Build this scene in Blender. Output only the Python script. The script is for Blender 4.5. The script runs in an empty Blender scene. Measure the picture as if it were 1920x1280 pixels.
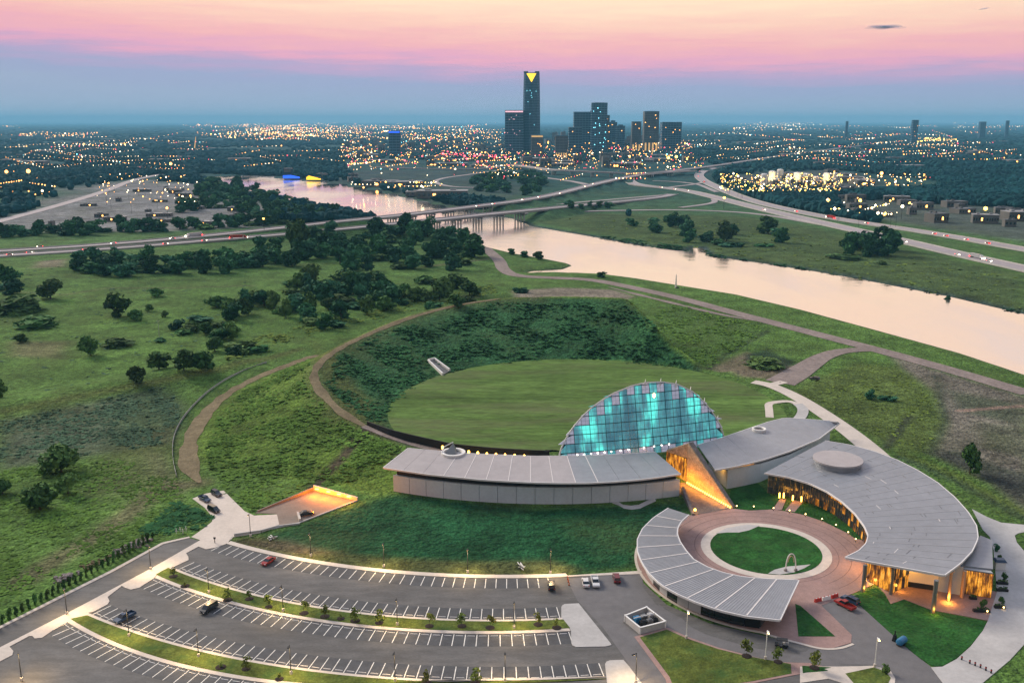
import bpy, bmesh, math, random
import numpy as np
from mathutils import Vector, Matrix
R = math.radians
rng = np.random.default_rng(7); random.seed(7)
S = bpy.context.scene
COL = S.collection

# ------------------------------------------------------------------ camera
F = 1760.0; PITCH = math.atan(412 / F); HC = 120.0
cd = bpy.data.cameras.new('camera'); cam = bpy.data.objects.new('camera', cd); COL.objects.link(cam)
cam.location = (0, 0, HC); cam.rotation_euler = (math.pi / 2 - PITCH, 0, 0)
cd.sensor_width = 36; cd.lens = 36 * F / 1920; cd.clip_start = 1; cd.clip_end = 120000
S.camera = cam
S.view_settings.view_transform = 'Standard'; S.view_settings.look = 'None'
S.view_settings.exposure = 0.14; S.view_settings.gamma = 1
S.render.engine = 'CYCLES'
S.cycles.max_bounces = 6; S.cycles.diffuse_bounces = 2; S.cycles.glossy_bounces = 3
S.cycles.transmission_bounces = 4; S.cycles.transparent_max_bounces = 12; S.cycles.volume_bounces = 1
S.cycles.caustics_reflective = False; S.cycles.caustics_refractive = False
S.cycles.use_denoising = True
S.cycles.sample_clamp_indirect = 4.0

def lin(r, g, b):
    f = lambda c: (c / 255 / 12.92) if c / 255 <= .04045 else ((c / 255 + .055) / 1.055) ** 2.4
    return (f(r), f(g), f(b), 1)

# ------------------------------------------------------------------ world: dusk sky by elevation and azimuth
W = bpy.data.worlds.new('World'); S.world = W; W.use_nodes = True
nt = W.node_tree; nt.nodes.clear()
def nn(t, tree=None, **kw):
    n = (tree or nt).nodes.new(t)
    for k, v in kw.items(): setattr(n, k, v)
    return n
def math_n(tree, op, a, b=None, c=None):
    n = tree.nodes.new('ShaderNodeMath'); n.operation = op
    for i, v in enumerate((a, b, c)):
        if v is None: continue
        if isinstance(v, (int, float)): n.inputs[i].default_value = v
        else: tree.links.new(v, n.inputs[i])
    return n.outputs[0]
tc = nn('ShaderNodeTexCoord'); sep = nn('ShaderNodeSeparateXYZ'); nt.links.new(tc.outputs['Generated'], sep.inputs[0])
el = math_n(nt, 'MULTIPLY', math_n(nt, 'ARCSINE', sep.outputs[2]), 180 / math.pi)      # elevation in degrees
az = math_n(nt, 'ARCTAN2', sep.outputs[0], sep.outputs[1])                              # azimuth off the view axis
mp = nn('ShaderNodeMapping'); mp.inputs['Scale'].default_value = (3, 3, 46); mp.inputs['Rotation'].default_value = (0, R(-2.2), 0)
nt.links.new(tc.outputs['Generated'], mp.inputs[0])
ns = nn('ShaderNodeTexNoise'); ns.inputs['Scale'].default_value = 3.2; ns.inputs['Detail'].default_value = 6; ns.inputs['Roughness'].default_value = .62
nt.links.new(mp.outputs[0], ns.inputs['Vector'])
streak = math_n(nt, 'MULTIPLY', math_n(nt, 'SUBTRACT', ns.outputs[0], .5), 2.3)
cosaz = math_n(nt, 'COSINE', math_n(nt, 'SUBTRACT', az, .35))
tilt = math_n(nt, 'MULTIPLY', math_n(nt, 'SUBTRACT', cosaz, .93), 4.2)                  # the glow is lower towards the sunset
streak = math_n(nt, 'MULTIPLY', streak, math_n(nt, 'MINIMUM', math_n(nt, 'MULTIPLY', math_n(nt, 'MAXIMUM', el, 0), .3), 1))
e2 = math_n(nt, 'ADD', math_n(nt, 'ADD', el, math_n(nt, 'MULTIPLY', tilt, math_n(nt, 'MINIMUM', math_n(nt, 'MAXIMUM', math_n(nt, 'MULTIPLY', el, .45), 0), 1))), streak)
u = math_n(nt, 'POWER', math_n(nt, 'DIVIDE', math_n(nt, 'MAXIMUM', e2, 0.0), 90), .5)
rp = nn('ShaderNodeValToRGB'); nt.links.new(u, rp.inputs[0])
stops = [(0, (178, 188, 204)), (1.2, (162, 172, 198)), (2.0, (160, 166, 198)), (2.75, (187, 163, 197)), (3.5, (230, 166, 190)), (4.4, (242, 178, 180)),
         (5.4, (249, 200, 182)), (6.8, (254, 224, 192)), (11, (252, 216, 190)), (18, (238, 210, 198)), (30, (214, 214, 228)), (55, (194, 208, 234)), (90, (180, 200, 234))]
cr = rp.color_ramp
while len(cr.elements) < len(stops): cr.elements.new(.5)
for e, (d, c) in zip(cr.elements, stops): e.position = (d / 90) ** .5
for e, (d, c) in zip(cr.elements, stops): e.position = (d / 90) ** .5; e.color = lin(*c)
# the side away from the sunset is duskier
dim = math_n(nt, 'ADD', math_n(nt, 'MULTIPLY', math_n(nt, 'COSINE', az), .26), .74)
mx = nn('ShaderNodeMix'); mx.data_type = 'RGBA'; mx.blend_type = 'MULTIPLY'; mx.inputs[0].default_value = 1
nt.links.new(rp.outputs[0], mx.inputs[6]); cmb = nn('ShaderNodeCombineColor')
for i in range(3): nt.links.new(dim, cmb.inputs[i])
nt.links.new(cmb.outputs[0], mx.inputs[7])
bg = nn('ShaderNodeBackground'); bg.inputs[1].default_value = 1.04; nt.links.new(mx.outputs[2], bg.inputs[0])
wo = nn('ShaderNodeOutputWorld'); nt.links.new(bg.outputs[0], wo.inputs[0])

# the afterglow as one very soft, warm lamp from the sunset side
sl = bpy.data.lights.new('sun', 'SUN'); sl.energy = 3.4; sl.angle = R(22); sl.color = (1, .87, .70)
so = bpy.data.objects.new('sun', sl); COL.objects.link(so)
sd = Vector((-.62, .55, .48)).normalized()                                              # towards the light
so.rotation_euler = sd.to_track_quat('Z', 'Y').to_euler(); so.location = (0, 0, 500)

# ------------------------------------------------------------------ helpers: geometry of the view, terrain
cP, sP = math.cos(PITCH), math.sin(PITCH)
def G(px, py, z=0.0):
    """the place at height z that the photograph shows at (px, py)"""
    a = (px - 960) / F; v = (640 - py) / F
    t = (z - HC) / (-sP + v * cP)
    return (a * t, (cP + v * sP) * t)
def zat(y, py):
    v = (640 - py) / F
    return HC + y * (-sP + v * cP) / (cP + v * sP)
def seg_dist(X, Y, pts, vals=None):
    best = np.full(X.shape, 1e9); bz = np.zeros(X.shape)
    for i in range(len(pts) - 1):
        ax, ay = pts[i][:2]; bx, by = pts[i + 1][:2]
        dx, dy = bx - ax, by - ay; L2 = dx * dx + dy * dy + 1e-9
        t = np.clip(((X - ax) * dx + (Y - ay) * dy) / L2, 0, 1)
        d = np.hypot(X - ax - t * dx, Y - ay - t * dy)
        m = d < best; best = np.where(m, d, best)
        if vals is not None: bz = np.where(m, vals[i] + t * (vals[i + 1] - vals[i]), bz)
    return (best, bz) if vals is not None else best
def sdf(X, Y, poly):
    """distance to a polygon, negative inside"""
    d = seg_dist(X, Y, list(poly) + [poly[0]]); ins = np.zeros(X.shape, bool)
    n = len(poly)
    for i in range(n):
        ax, ay = poly[i][:2]; bx, by = poly[(i + 1) % n][:2]
        if ay == by: continue
        c = ((ay > Y) != (by > Y)) & (X < (bx - ax) * (Y - ay) / (by - ay) + ax); ins ^= c
    return np.where(ins, -d, d)
def sm(a, b, x):
    t = np.clip((x - a) / (b - a), 0, 1); return t * t * (3 - 2 * t)

WATER_Z = -2.0
near_bank = [(2300, 815), (1920, 702), (1800, 662), (1640, 618), (1500, 580), (1380, 552), (1280, 536), (1200, 523), (1130, 514), (1040, 511), (985, 512), (1000, 508), (1055, 505), (1073, 498),
             (1060, 493), (1020, 485), (962, 475), (912, 463), (890, 450), (850, 438), (760, 425), (700, 413), (660, 405), (600, 391), (520, 372), (430, 349), (375, 333)]
far_bank = [(380, 327), (500, 331), (600, 341), (680, 353), (760, 370), (830, 387), (900, 400), (960, 410), (1000, 425), (1100, 442), (1200, 460), (1270, 469), (1288, 471), (1300, 464), (1318, 465), (1330, 480),
            (1420, 492), (1500, 504), (1600, 521), (1780, 556), (1920, 589), (2300, 676)]
RIVER = [G(a, b, WATER_Z) for a, b in near_bank + far_bank]

# roads: pixel, pixel, height of the carriageway; half width
ROADS = {
 'highway': ([(-120, 477, .3), (0, 471.5, .3), (200, 459, .3), (350, 446, 1), (460, 435, 2), (567, 423, 4), (640, 415, 7), (724, 407, 9), (827, 395, 9.5), (907, 385, 9.5), (973, 377, 9), (1040, 365, 8), (1107, 347, 8), (1173, 332, 8), (1240, 323, 7), (1290, 317, 6), (1340, 311, 3), (1430, 297, 1), (1547, 281, 1), (1640, 270, 1)], 9),
 'highway2': ([(-120, 487, .3), (0, 480, .3), (233, 465, .3), (400, 450, 1), (533, 440, 4), (640, 430, 8), (757, 418, 12), (840, 410, 12.5), (913, 402, 12.5), (1007, 393, 10), (1087, 385, 6), (1173, 377, 2), (1240, 370, .5), (1262, 364, .3)], 9),
 'highway3': ([(1300, 316, 5), (1240, 323, 5), (1192, 329, 4), (1177, 336, 3), (1184, 344, 2), (1210, 349, 1), (1280, 356, .6), (1340, 370, .6), (1430, 393, .6), (1513, 412, .6), (1593, 430, .6), (1697, 453, .6), (1797, 477, .6), (1920, 504, .6), (2100, 545, .6)], 11),
 'highway4': ([(1352, 313, .6), (1326, 318, .6), (1308, 327, .6), (1316, 338, .6), (1345, 352, .6), (1407, 377, .6), (1493, 397, .6), (1580, 413, .6), (1747, 437, .6), (1920, 468, .6), (2100, 500, .6)], 10),
 'ramp_road': ([(973, 400, 4), (1087, 396, 1), (1180, 394, .4), (1280, 393, .4), (1380, 397, .4), (1447, 404, .4), (1520, 417, .5), (1575, 427, .5)], 5),
 'ramp_road2': ([(1262, 364, .3), (1180, 371, .3), (1100, 378, .4), (1040, 383, 1)], 4.5),
 'ramp_road3': ([(1212, 339, .5), (1265, 340, .5), (1310, 345, .5), (1328, 353, .5), (1345, 360, .5)], 4.5),
 'ramp_road4': ([(1275, 389, .5), (1318, 384, .5), (1342, 379, .5), (1338, 373, .5)], 4.5),
 'ramp_road5': ([(960, 324, 1), (1000, 330, .6), (1037, 335, .5), (1075, 340, .5), (1104, 346, 2)], 6),
 'ramp_road6': ([(1322, 341, .6), (1300, 346, .6), (1270, 349, .6), (1250, 352, .6)], 4.5),
 'expressway': ([(700, 313, 1), (807, 317, 1), (907, 317, 2), (945, 310, 6), (975, 310, 9), (1023, 318, 11), (1107, 322, 11), (1207, 326, 10), (1300, 320, 8)], 9),
 'loop_road': ([(940, 319, 1), (873, 328, .5), (828, 334, .5), (812, 341, .5), (840, 350, .5), (900, 352, .5)], 5),
 'frontage_road': ([(-80, 437, .4), (0, 414, .4), (100, 388, .4), (200, 358, .4), (245, 338, .4), (300, 327, .4)], 8),
}
ROADW = {k: [G(a, b, z) + (z,) for a, b, z in v[0]] for k, v in ROADS.items()}

CX, CY, RT, LAWN = 30.5, 374.7, 81.6, 4.0
crest = np.array([(45, 85, 4.2, 95), (58, 93, 11, 112), (67, 105, 18, 140), (77, 143, 24, 200), (91, 155, 22, 225), (104, 164, 20, 215), (119, 160, 17, 187), (136, 143, 14, 166), (147, 137, 12, 164),
                  (160, 128, 10.5, 162), (167, 122, 9, 162), (176, 112, 8, 161), (189, 100, 6.5, 159), (199, 91, 5.4, 158), (215, 86, 4.6, 125), (235, 84, 4.2, 105)])
MOUND = [G(-60, 790), G(0, 772), G(150, 742), G(300, 714), G(420, 688)]
PARK_LINE = None
def T(X, Y):
    X = np.asarray(X, float); Y = np.asarray(Y, float)
    r = np.hypot(X - CX, Y - CY); th = np.degrees(np.arctan2(Y - CY, X - CX)); th = np.where(th < -100, th + 360, th)
    Rc = np.interp(th, crest[:, 0], crest[:, 1]); Hc = np.interp(th, crest[:, 0], crest[:, 2]); Ro = np.interp(th, crest[:, 0], crest[:, 3])
    inner = LAWN + (Hc - LAWN) * np.clip((r - RT) / np.maximum(Rc - RT, .5), 0, 1)
    outer = Hc * (1 - np.clip((r - Rc - 3) / np.maximum(Ro - Rc - 3, 1), 0, 1)) ** 1.15
    berm = np.where(r < Rc, inner, outer)
    plain = LAWN * (1 - sm(RT, RT + 95, r))
    wgt = sm(38, 45, th) * (1 - sm(235, 250, th))
    z = plain + (berm - plain) * wgt
    z = np.maximum(z * sm(298, 320, Y + np.clip(-45 - X, 0, 40) * .35), 0)
    z = z + 4.0 * np.exp(-(seg_dist(X, Y, MOUND) / 16) ** 2)
    for k in ('highway', 'highway2'):
        d, zz = seg_dist(X, Y, ROADW[k], [p[2] for p in ROADW[k]])
        z = np.maximum(z, np.where((d < 60) & (zz > .35), zz - .5 - np.maximum(d - ROADS[k][1] - 1, 0) * .42, -9))
    ds = sdf(X, Y, RIVER)
    bank = np.where(ds > 0, WATER_Z + ds * .22, WATER_Z + ds * .25)
    z = np.where(ds < 60, np.minimum(z, np.maximum(bank, -5)), z)
    return z
_ts = np.concatenate([np.linspace(150, 700, 1400), np.linspace(701, 3000, 1600), np.linspace(3010, 60000, 1500)])
def GT(px, py):
    """the place on the terrain that the photograph shows at (px, py)"""
    a = (px - 960) / F; v = (640 - py) / F
    D = np.array([a, cP + v * sP, -sP + v * cP])
    X, Y, Z = D[0] * _ts, D[1] * _ts, HC + D[2] * _ts
    below = np.nonzero(Z < T(X, Y))[0]
    i = below[0] if len(below) else len(_ts) - 1
    if i > 0:
        X = np.linspace(X[i - 1], X[i], 12); Y = np.linspace(Y[i - 1], Y[i], 12); Z = np.linspace(Z[i - 1], Z[i], 12)
        b = np.nonzero(Z < T(X, Y))[0]; i = b[0] if len(b) else 11
    return Vector((X[i], Y[i], float(T(X[i:i + 1], Y[i:i + 1])[0])))
def TZ(x, y): return float(T(np.array([x]), np.array([y]))[0])

# ------------------------------------------------------------------ helpers: materials
MATS = {}
def mat(name, col, rough=.8, metal=0, spec=.4, noise=(), bump=None, attr=None, emit=None, emit_s=0, sample=None, stretch=None, tint=None, objrand=0):
    """principled material; noise = list of (scale, amount): brightness variation of the thing's own colour"""
    m = bpy.data.materials.new(name); m.use_nodes = True; t = m.node_tree; b = t.nodes['Principled BSDF']
    b.inputs['Roughness'].default_value = rough; b.inputs['Metallic'].default_value = metal; b.inputs['Specular IOR Level'].default_value = spec
    c = tuple(col) + (1,) if len(col) == 3 else col
    src = None
    if attr:
        a = t.nodes.new('ShaderNodeAttribute'); a.attribute_name = attr; src = a.outputs['Color']
    geo = t.nodes.new('ShaderNodeNewGeometry'); vec = geo.outputs['Position']
    if stretch:
        mpn = t.nodes.new('ShaderNodeMapping'); mpn.inputs['Scale'].default_value = stretch[0]; mpn.inputs['Rotation'].default_value = (0, 0, stretch[1])
        t.links.new(vec, mpn.inputs[0]); vec = mpn.outputs[0]
    hs = []
    for sc, am in noise:
        n = t.nodes.new('ShaderNodeTexNoise'); n.inputs['Scale'].default_value = sc; n.inputs['Detail'].default_value = 4; n.inputs['Roughness'].default_value = .6
        t.links.new(vec, n.inputs['Vector'])
        mr = t.nodes.new('ShaderNodeMapRange'); mr.inputs[1].default_value = .28; mr.inputs[2].default_value = .72; mr.inputs[3].default_value = 1 - am; mr.inputs[4].default_value = 1 + am
        t.links.new(n.outputs[0], mr.inputs[0]); hs.append((mr.outputs[0], n.outputs[0]))
    if hs:
        f = hs[0][0]
        for h, _ in hs[1:]: f = math_n(t, 'MULTIPLY', f, h)
        vm = t.nodes.new('ShaderNodeVectorMath'); vm.operation = 'SCALE'
        if src is not None: t.links.new(src, vm.inputs[0])
        else: vm.inputs[0].default_value = c[:3]
        t.links.new(f, vm.inputs['Scale']); src = vm.outputs[0]
    if objrand:
        oi = t.nodes.new('ShaderNodeObjectInfo'); mr = t.nodes.new('ShaderNodeMapRange'); mr.inputs[3].default_value = 1 - objrand * .6; mr.inputs[4].default_value = 1 + objrand; t.links.new(oi.outputs['Random'], mr.inputs[0])
        hs_ = t.nodes.new('ShaderNodeHueSaturation'); mr2 = t.nodes.new('ShaderNodeMapRange'); mr2.inputs[3].default_value = .465; mr2.inputs[4].default_value = .515; t.links.new(math_n(t, 'FRACT', math_n(t, 'MULTIPLY', oi.outputs['Random'], 7.3)), mr2.inputs[0])
        t.links.new(mr2.outputs[0], hs_.inputs['Hue']); t.links.new(mr.outputs[0], hs_.inputs['Value']); t.links.new(src, hs_.inputs['Color']); src = hs_.outputs[0]
    if tint:
        n = t.nodes.new('ShaderNodeTexNoise'); n.inputs['Scale'].default_value = tint[0]; n.inputs['Detail'].default_value = 6; n.inputs['Roughness'].default_value = .65
        t.links.new(vec, n.inputs['Vector']); mr = t.nodes.new('ShaderNodeMapRange'); mr.inputs[1].default_value = .48; mr.inputs[2].default_value = .68; mr.inputs[4].default_value = tint[2]; t.links.new(n.outputs[0], mr.inputs[0])
        mx_ = t.nodes.new('ShaderNodeMix'); mx_.data_type = 'RGBA'; t.links.new(mr.outputs[0], mx_.inputs[0])
        if src is not None: t.links.new(src, mx_.inputs[6])
        else: mx_.inputs[6].default_value = c
        mx_.inputs[7].default_value = tuple(tint[1]) + (1,); src = mx_.outputs[2]
    if src is not None: t.links.new(src, b.inputs['Base Color'])
    else: b.inputs['Base Color'].default_value = c
    if bump:
        n = t.nodes.new('ShaderNodeTexNoise'); n.inputs['Scale'].default_value = bump[0]; n.inputs['Detail'].default_value = 5
        t.links.new(vec, n.inputs['Vector'])
        bp = t.nodes.new('ShaderNodeBump'); bp.inputs['Strength'].default_value = 1; bp.inputs['Distance'].default_value = bump[1]
        t.links.new(n.outputs[0], bp.inputs['Height']); t.links.new(bp.outputs[0], b.inputs['Normal'])
    if emit:
        b.inputs['Emission Color'].default_value = tuple(emit) + (1,); b.inputs['Emission Strength'].default_value = emit_s
        if sample: m.cycles.emission_sampling = sample
    MATS[name] = m
    return m
mat('ground', (.1, .1, .1), 1, spec=.1, attr='Col', tint=(.022, (.095, .12, .04), .35), noise=((.013, .35), (.07, .45), (.35, .5), (1.4, .45)), bump=(.6, 1.8))
mat('mown', (.098, .172, .042), 1, spec=.1, noise=((.035, .3), (.2, .35), (.9, .35), (.012, .25)), bump=(.9, .6), stretch=((.35, 1.6, 1), .15), tint=(.03, (.13, .135, .07), .75))
mat('turf', (.022, .092, .020), 1, spec=.1, noise=((.06, .4), (.3, .4), (1.5, .4)), bump=(1.2, .4), tint=(.16, (.04, .095, .03), .7))
mat('verge', (.105, .135, .03), 1, spec=.1, noise=((.08, .35), (.4, .4), (2, .3)), bump=(1.5, .3), tint=(.14, (.05, .11, .03), .8))
mat('asphalt', (.122, .119, .118), .85, noise=((.04, .25), (.25, .25), (2.2, .2)), bump=(4, .03), stretch=((.6, 1.8, 1), .1), tint=(.16, (.075, .073, .072), .55))
mat('bay', (.072, .075, .083), .8, noise=((.12, .2), (.6, .2), (3, .2)))
mat('asphalt_pale', (.15, .145, .15), .8, noise=((.05, .12), (.4, .1), (3, .1)), bump=(4, .03))
mat('highway', (.34, .30, .315), .8, noise=((.02, .12), (.3, .1)))
mat('concrete', (.60, .535, .475), .8, noise=((.15, .1), (.9, .08), (5, .05)), bump=(5, .02))
mat('concrete_grey', (.46, .45, .445), .8, noise=((.12, .14), (.9, .08), (5, .05)), bump=(5, .02))
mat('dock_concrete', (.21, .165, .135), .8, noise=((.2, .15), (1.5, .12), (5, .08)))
mat('brick', (.33, .215, .195), .85, noise=((.12, .14), (.7, .12), (4, .16)), bump=(6, .02))
mat('brick_dark', (.20, .125, .11), .85, noise=((.3, .15), (4, .16)), bump=(6, .02))
mat('paint', (.80, .78, .73), .7, noise=((.6, .2), (4, .15)))
mat('dirt', (.19, .155, .095), 1, spec=.1, noise=((.06, .25), (.4, .25), (1.6, .2)), bump=(1.2, .3))
mat('gravel', (.255, .21, .195), 1, spec=.1, noise=((.05, .2), (.4, .2), (1.6, .15)), bump=(1.2, .2))
mat('roof', (.42, .39, .39), .42, .25, noise=((.05, .06), (.4, .07), (3, .05)))
mat('roof_blue', (.27, .285, .315), .42, .25, noise=((.05, .08), (.4, .08), (3, .05)))
mat('roof_mid', (.31, .32, .345), .42, .25, noise=((.05, .08), (.4, .08), (3, .05)))
mat('seam', (.72, .68, .66), .5, noise=((1, .1),))
mat('trim', (.74, .72, .72), .5)
mat('wall', (.54, .60, .66), .6, noise=((.15, .06), (1.2, .05)))
mat('soffit', (.05, .05, .055), .8)
mat('dark', (.016, .017, .02), .6)
mat('black', (.006, .006, .008), .7)
mat('glass_dark', (.012, .016, .022), .12, spec=.8)
mat('steel', (.22, .225, .23), .4, .6)
mat('white', (.80, .79, .77), .5)
mat('bark', (.07, .05, .035), .95)
mat('leaf', (.055, .125, .034), .9, spec=.15, objrand=.6, noise=((.03, .3), (.5, .35)))
mat('leaf_blue', (.034, .112, .052), .9, spec=.15, objrand=.6, noise=((.02, .25), (.4, .35)))
mat('leaf_light', (.17, .22, .045), .9, spec=.15, objrand=.4, noise=((.2, .3), (.8, .3)))
mat('scrub', (.10, .19, .034), 1, spec=.1, noise=((.03, .4), (.25, .4)))
mat('mulch', (.022, .014, .012), 1)
mat('rock', (.27, .23, .22), .9, noise=((1.2, .25),))
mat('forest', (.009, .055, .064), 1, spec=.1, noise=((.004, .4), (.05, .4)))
mat('rubber', (.012, .012, .013), .8)
mat('barrier_red', (.55, .05, .04), .5)
mat('blue_plastic', (.03, .17, .34), .45)
mat('orange', (.7, .16, .03), .6)
mat('copper', (.52, .33, .22), .4, .3)
def emitter(name, c, s, sample='NONE'): return mat(name, (.02, .02, .02), .6, emit=c, emit_s=s, sample=sample)
emitter('lamp_warm', (1, .62, .22), 9); emitter('lamp_white', (1, .9, .75), 7); emitter('lamp_amber', (1, .45, .06), 12)
emitter('city_warm', (1, .42, .09), 7); emitter('city_white', (1, .78, .48), 7.5); emitter('city_red', (1, .06, .10), 6.5); emitter('city_teal', (.25, .85, 1), 4.5); emitter('city_yellow', (1, .64, .10), 7.5)
emitter('headlight', (1, .85, .6), 14); emitter('taillight', (1, .03, .03), 9)
emitter('beacon', (1, .55, .02), 2.2); emitter('blue_lit', (.02, .12, 1), 1.5); emitter('facade_lit', (1, .58, .2), .7); emitter('rose_lit', (1, .55, .62), 1.1)

def textured_emit(name, base, cols, sc, strength, rough=.25, stretch=(1, 1, 1), detail=3, spec=.5):
    """glazing whose glow paints the lit room behind it or a sky sheen"""
    m = bpy.data.materials.new(name); m.use_nodes = True; t = m.node_tree; b = t.nodes['Principled BSDF']
    b.inputs['Base Color'].default_value = tuple(base) + (1,); b.inputs['Roughness'].default_value = rough; b.inputs['Specular IOR Level'].default_value = spec
    g = t.nodes.new('ShaderNodeNewGeometry'); mpn = t.nodes.new('ShaderNodeMapping'); mpn.inputs['Scale'].default_value = stretch
    t.links.new(g.outputs['Position'], mpn.inputs[0])
    n = t.nodes.new('ShaderNodeTexNoise'); n.inputs['Scale'].default_value = sc; n.inputs['Detail'].default_value = detail; n.inputs['Roughness'].default_value = .6
    t.links.new(mpn.outputs[0], n.inputs['Vector'])
    r = t.nodes.new('ShaderNodeValToRGB'); t.links.new(n.outputs[0], r.inputs[0])
    while len(r.color_ramp.elements) < len(cols): r.color_ramp.elements.new(.5)
    for e, (p, c) in zip(r.color_ramp.elements, cols): e.position = p
    for e, (p, c) in zip(r.color_ramp.elements, cols): e.position = p; e.color = tuple(c) + (1,)
    t.links.new(r.outputs[0], b.inputs['Emission Color']); b.inputs['Emission Strength'].default_value = strength
    MATS[name] = m
textured_emit('teal_glass', (.05, .10, .13), [(.34, (.025, .11, .15)), (.46, (.05, .20, .24)), (.56, (.07, .36, .38)), (.66, (.12, .90, .78))], .13, 1.0, stretch=(1.6, 1.6, .35))
textured_emit('rose_sheen_glass', (.46, .40, .48), [(.3, (.11, .13, .18)), (.7, (.20, .22, .29))], .5, 1.0, rough=.4)  # pink sky reflection painted into these panes, with a faint glow added
textured_emit('amber_glass', (.03, .015, .01), [(.33, (.02, .01, .006)), (.47, (.22, .07, .008)), (.6, (.85, .33, .03)), (.72, (1.0, .55, .12))], .55, 1.15, stretch=(2, 2, .5))
textured_emit('dim_glass', (.02, .022, .028), [(.45, (.004, .005, .007)), (.6, (.03, .018, .008)), (.72, (.5, .2, .02))], .7, 1.0, rough=.12, stretch=(2, 2, .6))
# still water with a slight swell
m = bpy.data.materials.new('water'); m.use_nodes = True; t = m.node_tree; b = t.nodes['Principled BSDF']
b.inputs['Base Color'].default_value = (.93, .89, .84, 1); b.inputs['Metallic'].default_value = .95; b.inputs['Roughness'].default_value = .13
g = t.nodes.new('ShaderNodeNewGeometry'); n = t.nodes.new('ShaderNodeTexNoise'); n.inputs['Scale'].default_value = .05; n.inputs['Detail'].default_value = 5; t.links.new(g.outputs['Position'], n.inputs['Vector'])
mpw = t.nodes.new('ShaderNodeMapping'); mpw.inputs['Scale'].default_value = (.012, .004, 1); mpw.inputs['Rotation'].default_value = (0, 0, .5); t.links.new(g.outputs['Position'], mpw.inputs[0]); n2 = t.nodes.new('ShaderNodeTexNoise'); n2.inputs['Scale'].default_value = 1; n2.inputs['Detail'].default_value = 6; t.links.new(mpw.outputs[0], n2.inputs['Vector']); mrw = t.nodes.new('ShaderNodeMapRange'); mrw.inputs[1].default_value = .4; mrw.inputs[2].default_value = .62; mrw.inputs[3].default_value = .05; mrw.inputs[4].default_value = .26; t.links.new(n2.outputs[0], mrw.inputs[0]); t.links.new(mrw.outputs[0], b.inputs['Roughness'])
bp = t.nodes.new('ShaderNodeBump'); bp.inputs['Distance'].default_value = .26; t.links.new(n.outputs[0], bp.inputs['Height']); t.links.new(bp.outputs[0], b.inputs['Normal'])
MATS['water'] = m

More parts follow.
